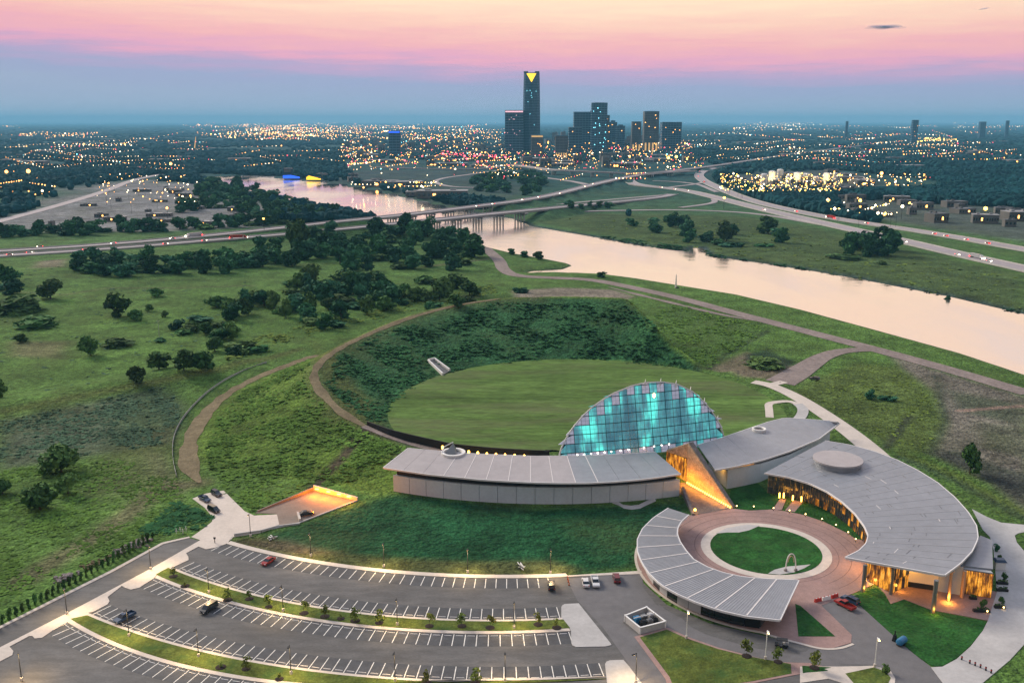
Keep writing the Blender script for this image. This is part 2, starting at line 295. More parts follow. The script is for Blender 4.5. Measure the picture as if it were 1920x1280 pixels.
# ------------------------------------------------------------------ helpers: objects
def tag(o, label=None, cat=None, group=None, kind=None):
    for k, v in (('label', label), ('category', cat), ('group', group), ('kind', kind)):
        if v: o[k] = v
    return o
def thing(name, label, cat, loc=(0, 0, 0), rz=0, group=None):
    o = bpy.data.objects.new(name, None); COL.objects.link(o); o.location = loc; o.rotation_euler = (0, 0, rz); o.empty_display_size = .5
    return tag(o, label, cat, group)
class MB:
    def __init__(s): s.v = []; s.f = []; s.m = []
    def add(s, vs, fs, mi=0):
        o = len(s.v); s.v += [tuple(p) for p in vs]; s.f += [tuple(i + o for i in f) for f in fs]; s.m += [mi] * len(fs); return s
    def box(s, c, d, rz=0, mi=0, taper=1.0):
        x, y, z = d[0] / 2, d[1] / 2, d[2] / 2; q = []
        for k, (zz, w) in enumerate(((-z, 1), (z, taper))):
            for a, b in ((-x, -y), (x, -y), (x, y), (-x, y)):
                a *= w; b *= w
                q.append((c[0] + a * math.cos(rz) - b * math.sin(rz), c[1] + a * math.sin(rz) + b * math.cos(rz), c[2] + zz))
        return s.add(q, [(3, 2, 1, 0), (4, 5, 6, 7), (0, 1, 5, 4), (1, 2, 6, 5), (2, 3, 7, 6), (3, 0, 4, 7)], mi)
    def prism(s, poly, z0, z1, mi=0):
        n = len(poly)
        za = z0 if hasattr(z0, '__len__') else [z0] * n; zb = z1 if hasattr(z1, '__len__') else [z1] * n
        vs = [(p[0], p[1], za[i]) for i, p in enumerate(poly)] + [(p[0], p[1], zb[i]) for i, p in enumerate(poly)]
        fs = [tuple(range(n))[::-1], tuple(range(n, 2 * n))] + [(i, (i + 1) % n, n + (i + 1) % n, n + i) for i in range(n)]
        return s.add(vs, fs, mi)
    def tube(s, p0, p1, r0, r1=None, n=8, mi=0, cap=True):
        r1 = r0 if r1 is None else r1; p0 = Vector(p0); p1 = Vector(p1); d = (p1 - p0).normalized()
        a = d.orthogonal().normalized(); b = d.cross(a); vs = []
        for p, r in ((p0, r0), (p1, r1)):
            for i in range(n):
                t = 2 * math.pi * i / n; vs.append(p + (a * math.cos(t) + b * math.sin(t)) * r)
        fs = [(i, (i + 1) % n, n + (i + 1) % n, n + i) for i in range(n)]
        if cap: fs += [tuple(range(n))[::-1], tuple(range(n, 2 * n))]
        return s.add(vs, fs, mi)
    def path(s, pts, r, n=6, mi=0):
        for a, b in zip(pts[:-1], pts[1:]): s.tube(a, b, r, r, n, mi)
        return s
    def ball(s, c, r, n=6, k=4, mi=0):
        rx, ry, rz = r if hasattr(r, '__len__') else (r, r, r); vs = [(c[0], c[1], c[2] - rz)]
        for j in range(1, k):
            ph = -math.pi / 2 + math.pi * j / k
            for i in range(n):
                t = 2 * math.pi * i / n; vs.append((c[0] + rx * math.cos(ph) * math.cos(t), c[1] + ry * math.cos(ph) * math.sin(t), c[2] + rz * math.sin(ph)))
        vs.append((c[0], c[1], c[2] + rz)); top = len(vs) - 1; fs = [(0, 1 + (i + 1) % n, 1 + i) for i in range(n)]
        for j in range(k - 2):
            a = 1 + j * n; fs += [(a + i, a + (i + 1) % n, a + n + (i + 1) % n, a + n + i) for i in range(n)]
        a = 1 + (k - 2) * n; fs += [(a + i, a + (i + 1) % n, top) for i in range(n)]
        return s.add(vs, fs, mi)
    def mesh(s, name, mats, off=(0, 0, 0), smooth=False):
        me = bpy.data.meshes.new(name)
        me.from_pydata([(p[0] - off[0], p[1] - off[1], p[2] - off[2]) for p in s.v], [], s.f)
        for mm in ([mats] if isinstance(mats, str) else mats): me.materials.append(MATS[mm])
        me.polygons.foreach_set('material_index', s.m)
        if smooth: me.polygons.foreach_set('use_smooth', [True] * len(s.f))
        me.update(); return me
    def build(s, name, mats, parent=None, world=True, smooth=False, root=None):
        """links the shape as one object; world: the points are given in world space"""
        off = (0, 0, 0)
        if parent is not None and world: r0 = root or parent; off = r0.location
        o = bpy.data.objects.new(name, s.mesh(name, mats, off, smooth)); COL.objects.link(o)
        if parent is not None: o.parent = parent
        return o
def place(name, mesh, parent=None, loc=(0, 0, 0), rz=0, sc=1):
    o = bpy.data.objects.new(name, mesh); COL.objects.link(o); o.location = loc; o.rotation_euler = (0, 0, rz)
    if sc != 1: o.scale = (sc, sc, sc) if not hasattr(sc, '__len__') else sc
    if parent is not None: o.parent = parent
    return o
def copy_tree(o, parent=None):
    c = o.copy(); COL.objects.link(c)
    if parent is not None: c.parent = parent
    for ch in o.children: copy_tree(ch, c)
    return c
def sheet(name, poly, z, th, m, kind='structure', **kw):
    """a flat slab with its top at z"""
    b = MB(); b.prism(poly, z - th, z)
    me = b.mesh(name, m); bm = bmesh.new(); bm.from_mesh(me); bmesh.ops.recalc_face_normals(bm, faces=bm.faces)
    bmesh.ops.triangulate(bm, faces=[f for f in bm.faces if len(f.verts) > 4]); bm.to_mesh(me); bm.free()
    o = bpy.data.objects.new(name, me); COL.objects.link(o); tag(o, kind=kind, **kw); return o
def P(*pp): return [G(*p) for p in pp]
def arc(c, r, a0, a1, n): return [(c[0] + r * math.cos(a0 + (a1 - a0) * i / n), c[1] + r * math.sin(a0 + (a1 - a0) * i / n)) for i in range(n + 1)]
def ang(c, p): return math.atan2(p[1] - c[1], p[0] - c[0])
def resample(pts, step):
    out = [Vector(pts[0])]
    for a, b in zip(pts[:-1], pts[1:]):
        a = Vector(a); b = Vector(b); n = max(1, int((b - a).length / step))
        out += [a.lerp(b, i / n) for i in range(1, n + 1)]
    return out
def smooth_line(pts, it=2):
    pts = [Vector(p) for p in pts]
    for _ in range(it):
        q = [pts[0]]
        for a, b in zip(pts[:-1], pts[1:]): q += [a.lerp(b, .25), a.lerp(b, .75)]
        pts = q + [pts[-1]]
    return pts
def ribbon(name, pts, half, m, dz, drape=True, step=3, nx=4, skirt=0, **kw):
    """a strip along a line, draped over the terrain, or at the heights given"""
    pts = resample(smooth_line(pts), step); n = len(pts); L = []
    for i, p in enumerate(pts):
        d = (pts[min(i + 1, n - 1)] - pts[max(i - 1, 0)]); d = Vector((d.x, d.y, 0)).normalized(); s = Vector((-d.y, d.x, 0))
        h = half[0] + (half[1] - half[0]) * i / (n - 1) if hasattr(half, '__len__') else half
        if 'track' in name: h *= min(1, .15 + i / 9, .25 + (n - 1 - i) / 6); h *= 1 + .28 * math.sin(p.x * .31 + p.y * .17) * math.sin(p.y * .23 + 1.3) + random.uniform(-.1, .1)
        L.append([(p.x + s.x * h * k, p.y + s.y * h * k, p.z if len(p) > 2 else 0) for k in np.linspace(-1, 1, nx + 1)])
    A = np.array(L)
    if drape: A[:, :, 2] = T(A[:, :, 0], A[:, :, 1])
    A[:, :, 2] += dz
    b = MB(); w = nx + 1
    b.add(A.reshape(-1, 3).tolist(), [(i * w + j, (i + 1) * w + j, (i + 1) * w + j + 1, i * w + j + 1) for i in range(n - 1) for j in range(nx)])
    b.f = [tuple(reversed(f)) for f in b.f]
    if skirt:
        for j in (0, nx):
            base = len(b.v); vs = []
            for i in range(n): vs += [tuple(A[i, j]), (A[i, j, 0], A[i, j, 1], A[i, j, 2] - skirt)]
            b.add(vs, [(2 * i, 2 * i + 1, 2 * i + 3, 2 * i + 2) for i in range(n - 1)])
    o = b.build(name, m); return tag(o, **kw) if kw else tag(o, kind='structure')

# ================================================================== ground
xs = np.concatenate([-np.geomspace(45000, 640, 46)[:-1], np.arange(-640, -180, 5), np.arange(-180, 200, 2.2), np.arange(200, 640, 5), np.geomspace(640, 45000, 46)])
ys = np.concatenate([[-45000, -9000, -1500, 0, 90, 140], np.arange(160, 570, 2.2), np.arange(570, 1320, 4.5), np.geomspace(1320, 45000, 74)])
GX, GY = np.meshgrid(xs, ys); GZ = T(GX, GY)
def ZP(*pp): return [tuple(GT(*p)[:2]) for p in pp]
def zone_color(X, Y):
    r = np.hypot(X - CX, Y - CY); th = np.degrees(np.arctan2(Y - CY, X - CX)); th = np.where(th < -100, th + 360, th)
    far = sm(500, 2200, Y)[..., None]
    c = (1 - far) * np.array([.082, .160, .036]) + far * np.array([.014, .064, .072])  # ground turns teal with distance: haze painted into its colour
    Rc = np.interp(th, crest[:, 0], crest[:, 1]); Ro = np.interp(th, crest[:, 0], crest[:, 3])
    on = ((th > 45) & (th < 235))
    def mixin(w, col):
        nonlocal c; c = c * (1 - w[..., None]) + np.array(col) * w[..., None]
    mixin(on * sm(Ro + 6, Ro - 6, r) * .9, (.105, .178, .030))
    mixin(on * sm(Rc + 2, Rc - 3, r) * sm(RT - 2, RT + 1, r) * .95, (.024, .090, .036))  # inner slope painted darker for its shade, outer slope brighter for its light
    mixin(on * sm(Rc - 16, Rc + 2, r) * sm(Rc + 12, Rc + 2, r) * sm(85, 120, th) * .5, (.12, .14, .05))
    mixin((th > 150) * on * sm(Rc + 2, Rc - 3, r) * sm(RT - 2, RT + 1, r) * sm(RT + 25, RT + 10, r) * sm(185, 172, th) * .0, (.09, .10, .03))
    for pts, soft, w, col in ZONES:
        xa, ya = min(p[0] for p in pts) - soft * 2, min(p[1] for p in pts) - soft * 2; xb, yb = max(p[0] for p in pts) + soft * 2, max(p[1] for p in pts) + soft * 2
        m = (X > xa) & (X < xb) & (Y > ya) & (Y < yb)
        if m.any():
            d = sdf(X[m], Y[m], pts); ww = (w * sm(soft, -soft, d))[:, None]; c[m] = c[m] * (1 - ww) + np.array(col) * ww
    for pts, hw, soft, w, col in LINES:
        xa, ya = min(p[0] for p in pts) - 40, min(p[1] for p in pts) - 40; xb, yb = max(p[0] for p in pts) + 40, max(p[1] for p in pts) + 40
        m = (X > xa) & (X < xb) & (Y > ya) & (Y < yb)
        if m.any():
            d = seg_dist(X[m], Y[m], pts); ww = (w * sm(hw + soft, hw - soft, d))[:, None]; c[m] = c[m] * (1 - ww) + np.array(col) * ww
    return c
ZONES = [
 (ZP((1280, 478), (1500, 506), (1700, 545), (1920, 592), (1920, 515), (1700, 470), (1520, 425), (1380, 405), (1100, 400), (1010, 415), (1130, 440)), 12, .8, (.062, .095, .034)),
 (ZP((1660, 655), (1760, 695), (1930, 745), (1930, 965), (1860, 905), (1745, 850), (1772, 790), (1752, 735), (1690, 690)), 4, .85, (.17, .142, .135)),
 (ZP((1775, 730), (1920, 760), (1920, 800), (1800, 770)), 5, .75, (.06, .085, .05)),
 (ZP((1830, 790), (1925, 800), (1925, 860), (1850, 840)), 5, .6, (.07, .09, .05)),
 (ZP((1745, 850), (1860, 905), (1930, 950), (1930, 890), (1840, 862), (1790, 842)), 3, .8, (.04, .05, .045)),
 (ZP((0, 788), (150, 757), (300, 727), (345, 760), (325, 830), (200, 850), (0, 880)), 5, .85, (.085, .105, .075)),
 (ZP((230, 740), (330, 725), (340, 800), (200, 850)), 8, .6, (.04, .085, .035)),
 (ZP((-300, 436), (-80, 432), (130, 362), (230, 337), (330, 342), (400, 350), (520, 388), (500, 425), (300, 434)), 14, .9, (.21, .205, .22)),
 (ZP((1340, 330), (1560, 318), (1640, 350), (1760, 350), (1920, 395), (2100, 440), (1920, 452), (1700, 420), (1500, 385), (1400, 355)), 20, .75, (.085, .09, .10)),
 (ZP((560, 340), (700, 350), (840, 385), (900, 395), (1000, 355), (900, 320), (700, 318)), 20, .5, (.06, .07, .075)),
 (ZP((470, 1012), (745, 925), (1000, 955), (1275, 945), (1290, 960), (1205, 1000), (1193, 1062), (1070, 1080), (880, 1080), (700, 1066), (580, 1050)), 3, .95, (.012, .074, .030)),
 (ZP((430, 1013), (480, 1003), (600, 1030), (720, 1045), (880, 1052), (1035, 1050), (1090, 1066), (1066, 1082), (880, 1084), (700, 1071), (580, 1058), (500, 1040)), 2, .8, (.105, .112, .042)),
 (ZP((428, 1014), (540, 1012), (640, 1038), (560, 1040), (470, 1024)), 3, .7, (.11, .075, .06)),
 (ZP((270, 845), (300, 850), (345, 920), (330, 940), (290, 900)), 4, .6, (.13, .11, .085)),
 (ZP((20, 640), (130, 640), (110, 672), (20, 668)), 6, .5, (.19, .13, .10)),
 (ZP((590, 640), (610, 760), (690, 800), (720, 795), (705, 760), (650, 700)), 4, .6, (.10, .105, .028)),
 (ZP((960, 545), (1050, 539), (1150, 543), (1190, 556), (1000, 560)), 4, .9, (.24, .2, .17)),
 (ZP((1330, 690), (1400, 660), (1500, 690), (1500, 716), (1390, 706)), 4, .85, (.19, .145, .115)),
 (ZP((1395, 665), (1440, 655), (1495, 680), (1470, 692), (1410, 686)), 3, .9, (.02, .045, .026)),
 (ZP((1480, 735), (1600, 680), (1690, 690), (1750, 740), (1772, 790), (1745, 850), (1690, 848), (1600, 800)), 5, .6, (.085, .105, .03)),
 (ZP((280, 800), (330, 800), (340, 900), (270, 930), (150, 930), (180, 870)), 8, .6, (.10, .11, .05)),
 (ZP((70, 490), (125, 485), (120, 500), (60, 503)), 6, .7, (.2, .15, .13)),
]
ZL = lambda *pp: ZP(*pp)
LINES = [
 (ZL((375, 905), (330, 912), (300, 915), (250, 955), (190, 1000), (120, 1040), (40, 1090)), 4, 3, .7, (.13, .105, .07)),
 (ZL((690, 805), (665, 830), (640, 860), (610, 890), (590, 915)), 2.2, 1.4, .9, (.06, .04, .036)),
 (ZL((0, 772), (150, 742), (300, 714), (420, 690), (560, 655)), 3, 3, .7, (.10, .115, .035)),
 (ZL((0, 545), (120, 553), (200, 540), (330, 540), (480, 535)), 2.5, 2, .6, (.11, .11, .06)),
 (ZL((800, 500), (860, 492), (920, 485)), 3, 2, .7, (.13, .11, .07)),
 (ZL((1310, 690), (1360, 665), (1440, 620)), 2, 1.5, .6, (.03, .04, .03)),
 ([(x, y) for x, y in RIVER[30:54]], 5, 3, .9, (.035, .055, .06)), ([(x, y) for x, y in RIVER[1:14]], 3, 2, .6, (.05, .06, .045)),
 (ZL((1705, 780), (1680, 815), (1660, 840)), 1.6, 1, .8, (.025, .03, .03)),
 (ZL((1755, 700), (1775, 790), (1745, 850)), 1.6, 1.2, .6, (.03, .05, .03)),
 (ZL((1690, 850), (1790, 890), (1920, 960)), 2.2, 1.2, .7, (.10, .14, .03)),
 (ZL((1690, 858), (1790, 900), (1920, 972)), 2.2, 1.2, .7, (.035, .05, .035)),
 (ZL((1800, 770), (1860, 765), (1930, 760)), 1.6, 1, .9, (.25, .17, .14)),
]
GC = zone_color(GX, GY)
ny, nx = GX.shape
b = MB()
b.v = np.stack([GX, GY, GZ], -1).reshape(-1, 3).tolist()
idx = np.arange(ny * nx).reshape(ny, nx)
b.f = np.stack([idx[:-1, :-1], idx[:-1, 1:], idx[1:, 1:], idx[1:, :-1]], -1).reshape(-1, 4).tolist(); b.m = [0] * len(b.f)
g_ob = tag(b.build('ground', 'ground', smooth=True), kind='structure')
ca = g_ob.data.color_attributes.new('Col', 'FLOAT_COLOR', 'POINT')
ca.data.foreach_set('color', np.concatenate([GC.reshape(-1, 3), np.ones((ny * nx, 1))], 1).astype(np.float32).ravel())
# water
b = MB(); b.add([(-1500, 250, WATER_Z), (1500, 250, WATER_Z), (1500, 2600, WATER_Z), (-1500, 2600, WATER_Z)], [(0, 1, 2, 3)])
tag(b.build('river', 'water'), kind='structure')
# the round festival lawn inside the berm
b = MB(); nr, na = 26, 120; vs = []
for i in range(nr + 1):
    for j in range(na):
        a = 2 * math.pi * j / na; rr = RT * i / nr; x = CX + rr * math.cos(a); y = max(CY + rr * math.sin(a), 318 if x > 48 else 321)
        vs.append((x, y))
A = np.array(vs); z = T(A[:, 0], A[:, 1]) + .10
b.add(np.c_[A, z].tolist(), [(i * na + j, i * na + (j + 1) % na, (i + 1) * na + (j + 1) % na, (i + 1) * na + j) for i in range(nr) for j in range(na)])
tag(b.build('lawn', 'mown', smooth=True), kind='structure')

# roads
for k, (pts, hw) in ROADS.items():
    nm = {'h': 'highway', 'r': 'ramp_road', 'e': 'expressway', 'l': 'loop_road', 'f': 'frontage_road'}[k[0]]
    ribbon(nm, ROADW[k], hw, 'highway', .1, drape=False, step=12, nx=2, skirt=1.6)
# concrete barriers along the highways, one thing per side
def barrier(k, side, h=1.1):
    pts = resample(smooth_line([Vector(p) for p in ROADW[k]]), 14); hw = ROADS[k][1]; b = MB(); n = len(pts); prof = []
    for i, p in enumerate(pts):
        d = pts[min(i + 1, n - 1)] - pts[max(i - 1, 0)]; d = Vector((d.x, d.y, 0)).normalized(); s = Vector((-d.y, d.x, 0)) * side
        o1 = p + s * (hw - .05); o2 = p + s * (hw + .45)
        prof += [(o1.x, o1.y, p.z + .1), (o1.x, o1.y, p.z + h), (o2.x, o2.y, p.z + h), (o2.x, o2.y, p.z - .2)]
    b.add(prof, [(4 * i + a, 4 * i + 4 + a, 4 * i + 5 + a, 4 * i + 1 + a) for i in range(n - 1) for a in range(3)])
    return b
for k, lab in (('highway', 'far carriageway over the river'), ('highway2', 'near carriageway over the river'), ('highway3', 'lower right highway'), ('highway4', 'upper right highway'), ('expressway', 'raised expressway below the towers')):
    for s, w in ((1, 'far'), (-1, 'near')):
        if k in ('highway3', 'highway4'): w = 'outer' if s > 0 else 'inner'
        tag(barrier(k, s).build('road_barrier', 'concrete_grey'), f'long low concrete barrier on the {w} edge of the {lab}', 'barrier', 'concrete barriers of the highways')
# bridges: girders and piers below the carriageways
def bridge(k, x0, x1, step_px, hw, lab, base_z=-3):
    t_ = None; line = ROADW[k]; px_pts = ROADS[k][0]
    def at(px):
        for (a, b2, z0), (c, d2, z1), w0, w1 in zip(px_pts[:-1], px_pts[1:], line[:-1], line[1:]):
            if a <= px <= c: tt = (px - a) / (c - a); return Vector(w0).lerp(Vector(w1), tt)
    t_ = thing('bridge', lab, 'bridge', tuple(at((x0 + x1) / 2)[:2]) + (0,))
    gb = MB(); pts = [at(x0 + (x1 - x0) * i / 24) for i in range(25)]
    for p, q in zip(pts[:-1], pts[1:]):
        d = (q - p); L = Vector((d.x, d.y)).length; rz = math.atan2(d.y, d.x); c = (p + q) / 2; sx, sy = -math.sin(rz), math.cos(rz)
        for s in (-.62, 0, .62): gb.box((c.x + sx * hw * s, c.y + sy * hw * s, c.z - 1.15), (L + .5, 1.6, 1.7), rz)
    gb.build('girder', 'concrete_grey', t_)
    x = x0 + step_px / 2
    while x < x1:
        p = at(x); q = at(min(x + 4, x1)); d = q - p; rz = math.atan2(d.y, d.x); sx, sy = -math.sin(rz), math.cos(rz); mb = MB()
        mb.box((p.x, p.y, p.z - 2.7), (2.2, hw * 1.9, 1.4), rz)
        for s in (-.75, -.25, .25, .75): mb.tube((p.x + sx * hw * s, p.y + sy * hw * s, base_z), (p.x + sx * hw * s, p.y + sy * hw * s, p.z - 3.3), .85, n=8)
        mb.build('pier', 'concrete_grey', t_); x += step_px
bridge('highway', 716, 960, 36, 9, 'farther of the two highway bridges crossing the river on low piers')
bridge('highway2', 758, 1010, 39, 9, 'nearer highway bridge crossing the river on tall dark piers')
bridge('expressway', 985, 1260, 36, 9, 'raised expressway viaduct on piers below the distant towers', 0)
bridge('highway', 1120, 1280, 30, 9, 'curving flyover of the interchange beyond the river', 0)

# dirt tracks
def tr(*pp): return [GT(*p) for p in pp]
ribbon('dirt_track', tr((690, 802), (668, 790), (640, 773), (617, 752), (598, 730), (588, 710), (590, 695), (602, 677), (622, 662), (645, 648), (675, 634), (710, 618), (760, 598), (820, 580), (880, 568), (940, 560)), (2.4, 1.5), 'dirt', .14)
ribbon('dirt_track', tr((375, 905), (355, 880), (352, 850), (358, 822), (372, 795), (395, 765), (430, 735), (480, 708), (540, 685), (600, 662), (650, 645)), (3.7, 1.7), 'dirt', .14)
ribbon('river_road', tr((905, 462), (925, 478), (938, 490), (942, 505), (965, 518), (1040, 521), (1110, 524), (1190, 540), (1280, 560), (1370, 585), (1460, 608), (1560, 634), (1660, 660), (1780, 693), (1930, 738)), 5.5, 'gravel', .16)
ribbon('gravel_road', tr((1462, 718), (1490, 703), (1515, 686), (1542, 668), (1580, 657), (1640, 655)), (7, 4), 'gravel', .2)
ribbon('dirt_track', tr((1140, 538), (1210, 556), (1280, 573), (1350, 590), (1420, 602)), 2.2, 'gravel', .18)

# ================================================================== paved areas, parking lot
K1 = lambda *pp: [G(x / 3.369, y / 3.369 + 900) for x, y in pp]
K3 = lambda *pp: [G(x / 4 + 880, y / 4 + 960) for x, y in pp]
K4 = lambda *pp: [G(x / 3.766 + 1160, y / 3.766 + 940) for x, y in pp]
K5 = lambda *pp: [G(x / 3.764 + 1500, y / 3.764 + 940) for x, y in pp]
K6 = lambda *pp: [G(x / 5.053 + 340, y / 5.053 + 880) for x, y in pp]
C1, R1 = (-2.1, 398.4), 166.3
CA, RA = (-4.7, 366.4), 155.9
CB, RB = (-6.2, 361.4), 157.5
CC, RC = (-4.2, 377.1), 192.6
CD, RD = (-28.06, 312.8), 131.7
row1 = arc(C1, R1, ang(C1, G(424.5, 1018.7)), ang(C1, G(1063, 1082)), 40)
lot = P((-200, 1280), (0, 1176), (305, 1018), (354, 1008), (377, 1013.5)) + row1 + P((1203, 1072), (1206, 1092), (1250, 1133), (1330, 1168), (1450, 1195), (1530, 1214), (1585, 1225), (1680, 1268), (1760, 1400), (-400, 1400))
sheet('car_park', lot, .03, .4, 'asphalt')
sheet('service_road', K3((730, 500), (1290, 440), (1300, 560), (1400, 690), (1600, 800), (1700, 900), (1500, 880), (1200, 740), (1150, 830), (1290, 940), (1560, 1290), (1740, 1660), (1500, 1700), (1200, 1140), (1000, 860), (810, 660)), .036, .3, 'asphalt_pale')
sheet('driveway', K4((280, 720), (420, 840), (620, 940), (900, 1020), (1150, 1070), (1300, 1085), (1340, 1040), (1560, 1020), (1560, 1200), (1340, 1130), (1120, 1135), (950, 1095), (700, 1030), (480, 955), (340, 890), (290, 800)), .042, .3, 'asphalt_pale')
sheet('driveway', K5((75, 705), (270, 690), (350, 690), (430, 745), (740, 1025), (925, 1165), (1010, 1290), (1120, 1480), (760, 1480), (640, 1240), (540, 1150), (0, 1140), (0, 1060), (330, 1050), (370, 1000), (330, 930), (200, 840)), .048, .3, 'asphalt_pale')
# kerbside walk along the first row
wi = arc(C1, R1 - .1, ang(C1, row1[0]), ang(C1, row1[-1]), 40); wo_ = arc(C1, R1 - 2.0, ang(C1, row1[-1]), ang(C1, row1[0]), 40)
sheet('pavement', wi + P((1203, 1076), (1203, 1070), (1064, 1079)) + wo_, .15, .4, 'concrete')
# strip between access road and lot, with its bulges
strip = K1((-300, 1210), (0, 1057), (430, 838), (960, 556), (1268, 378), (1330, 360), (1470, 352), (1440, 395), (1425, 405), (1358, 428), (1300, 437), (1255, 420), (1175, 462), (1190, 485), (1192, 505), (1150, 524), (1092, 552), (1040, 560), (1000, 590),
           (965, 625), (880, 680), (825, 692), (790, 680), (770, 668), (680, 738), (692, 765), (680, 785), (590, 832), (520, 846), (415, 905), (330, 952), (265, 996), (220, 1000), (205, 985), (185, 985), (60, 1052), (85, 1080), (78, 1105), (0, 1145), (-200, 1260))
sheet('pavement', strip, .16, .4, 'concrete')
sheet('pavement', K1((-200, 1030), (0, 922), (700, 570), (1020, 396), (1080, 382), (1195, 357), (1200, 364), (1085, 391), (1030, 405), (705, 583), (0, 938), (-200, 1046)), .15, .4, 'concrete')
# planted islands: kerb slab with a verge on top
def island(top, bot, mx=.95, trim_l=0, trim_r=0, name='traffic_island'):
    sheet('kerb', top + bot[::-1], .15, .4, 'concrete')
def isl(c_t, r_t, c_b, r_b, pl, pr, ql, qr, gl, gr, hl, hr):
    top = arc(c_t, r_t, ang(c_t, G(*pl)), ang(c_t, G(*pr)), 36); bot = arc(c_b, r_b, ang(c_b, G(*ql)), ang(c_b, G(*qr)), 36)
    sheet('kerb', top + bot[::-1], .15, .4, 'concrete')
    top = arc(c_t, r_t + .9, ang(c_t, G(*gl)), ang(c_t, G(*gr)), 36); bot = arc(c_b, r_b - 1.25, ang(c_b, G(*hl)), ang(c_b, G(*hr)), 36)
    sheet('verge', top + bot[::-1], .19, .15, 'verge')
isl(CA, RA, CB, RB, (312, 1061), (1054, 1159), (288, 1084), (1070, 1184), (312, 1066), (1056, 1161), (286, 1080), (1070, 1180))
isl(CC, RC, CD, RD, (160, 1146), (1138, 1272), (124, 1167), (520, 1284), (165, 1153), (1138, 1273), (128, 1162), (640, 1292))
sheet('pavement', K3((690, 712), (700, 698), (715, 690), (820, 685), (1060, 985), (1066, 997), (1020, 1008), (800, 1012), (775, 1000), (765, 980), (762, 888), (705, 806), (690, 790)), .17, .4, 'concrete_grey')
sheet('pavement', K3((1018, 1140), (1028, 1122), (1055, 1112), (1155, 1109), (1200, 1160), (1500, 1560), (1080, 1560), (1030, 1262)), .17, .4, 'concrete_grey')

# painted bays and wheel stops, row by row
def row(c, rh, direction, pl, pr, name, length=5.2, pitch=2.76, z=.045):
    a0, a1 = ang(c, G(*pl)), ang(c, G(*pr)); sheet('parking_bays', arc(c, rh - direction * .1, a0, a1, 40) + arc(c, rh + direction * (length + .1), a1, a0, 40), .037, .2, 'bay'); n = int(abs(a1 - a0) * rh / pitch); b = MB(); stops = []
    for i in range(n + 1):
        a = a0 + (a1 - a0) * i / n; ca_, sa = math.cos(a), math.sin(a); w = .10
        r0, r1 = rh, rh + direction * length
        for r_a, r_b in ((r0, r1),):
            p = [(c[0] + r_a * ca_ - w * sa, c[1] + r_a * sa + w * ca_, z), (c[0] + r_a * ca_ + w * sa, c[1] + r_a * sa - w * ca_, z), (c[0] + r_b * ca_ + w * sa, c[1] + r_b * sa - w * ca_, z), (c[0] + r_b * ca_ - w * sa, c[1] + r_b * sa + w * ca_, z)]
            b.add(p, [(0, 1, 2, 3)])
        if i < n:
            am = a + (a1 - a0) / n / 2; stops.append((c[0] + (rh + direction * .75) * math.cos(am), c[1] + (rh + direction * .75) * math.sin(am), am + math.pi / 2))
    tag(b.build('parking_markings', 'paint'), kind='structure'); return stops
s1 = row(C1, R1 + .2, 1, (420, 1020), (1027, 1083), 'row')
s2 = row(CA, RA - .2, -1, (333, 1068), (1050, 1159), 'row')
s3 = row(CB, RB + .2, 1, (285, 1086), (1066, 1184), 'row')
s4 = row(CC, RC - .2, -1, (177, 1150), (1134, 1272), 'row')
s5 = row(CD, RD + .2, 1, (124, 1169), (500, 1282), 'row')
s6 = row((-30, 318), 163, -1, (-40, 1226), (150, 1300), 'row')
sb = MB(); sb.add([(-.92, -.09, 0), (.92, -.09, 0), (.92, .09, 0), (-.92, .09, 0), (-.86, -.05, .13), (.86, -.05, .13), (.86, .05, .13), (-.86, .05, .13)], [(4, 5, 6, 7), (0, 1, 5, 4), (1, 2, 6, 5), (2, 3, 7, 6), (3, 0, 4, 7)])
stop_me = sb.mesh('parking_block', 'white')
for rows, where in ((s2, 'the second row of bays, north kerb of the upper island'), (s3, 'the third row of bays, south kerb of the upper island'), (s4, 'the fourth row of bays, north kerb of the lower island'), (s5, 'the row of bays nearest the camera')):
    for x, y, a in rows: tag(place('parking_block', stop_me, None, (x, y, .03), a), f'white wheel stop in {where.split(",")[0]}', 'wheel stop', f'wheel stops in {where}')

# pad, ramp and sunken loading dock
sheet('concrete_pad', K6((105, 275), (235, 228), (400, 200), (600, 395), (690, 437), (905, 425), (930, 520), (750, 575), (750, 600), (490, 640), (470, 665), (330, 668), (250, 660), (180, 668), (95, 640), (210, 560), (290, 495), (300, 455), (220, 360)), .10, .4, 'concrete')
DZ = -1.0
dock = thing('loading_dock', 'sunken concrete loading dock glowing amber under a triangular opening in the grass', 'loading dock', G(590, 945) + (0,))
dk = K6((725, 405), (1255, 190), (1660, 295), (1120, 505), (930, 530), (905, 420))
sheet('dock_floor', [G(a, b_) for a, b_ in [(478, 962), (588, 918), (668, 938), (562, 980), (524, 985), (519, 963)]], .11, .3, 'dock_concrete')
def wall_line(pts, h0, h1, th, name, m, parent, z0=-.5):
    b = MB()
    for i, (p, q) in enumerate(zip(pts[:-1], pts[1:])):
        d = Vector((q[0] - p[0], q[1] - p[1])).normalized(); s = (-d.y * th, d.x * th); n = len(pts) - 1
        a0 = h0 + (h1 - h0) * i / n; a1 = h0 + (h1 - h0) * (i + 1) / n
        b.prism([p, q, (q[0] + s[0], q[1] + s[1]), (p[0] + s[0], p[1] + s[1])], z0, [a0, a1, a1, a0])
    return b.build(name, m, parent)
w0 = K6((725, 405))[0]; w1 = K6((1250, 200))[0]; w2 = K6((1665, 300))[0]; w3 = K6((1120, 510))[0]; w4 = K6((752, 588))[0]
wall_line([w0, w1], .5, 1.1, .5, 'retaining_wall', 'dock_concrete', dock); wall_line([w1, w2], 1.9, 1.3, .6, 'retaining_wall', 'concrete', dock)
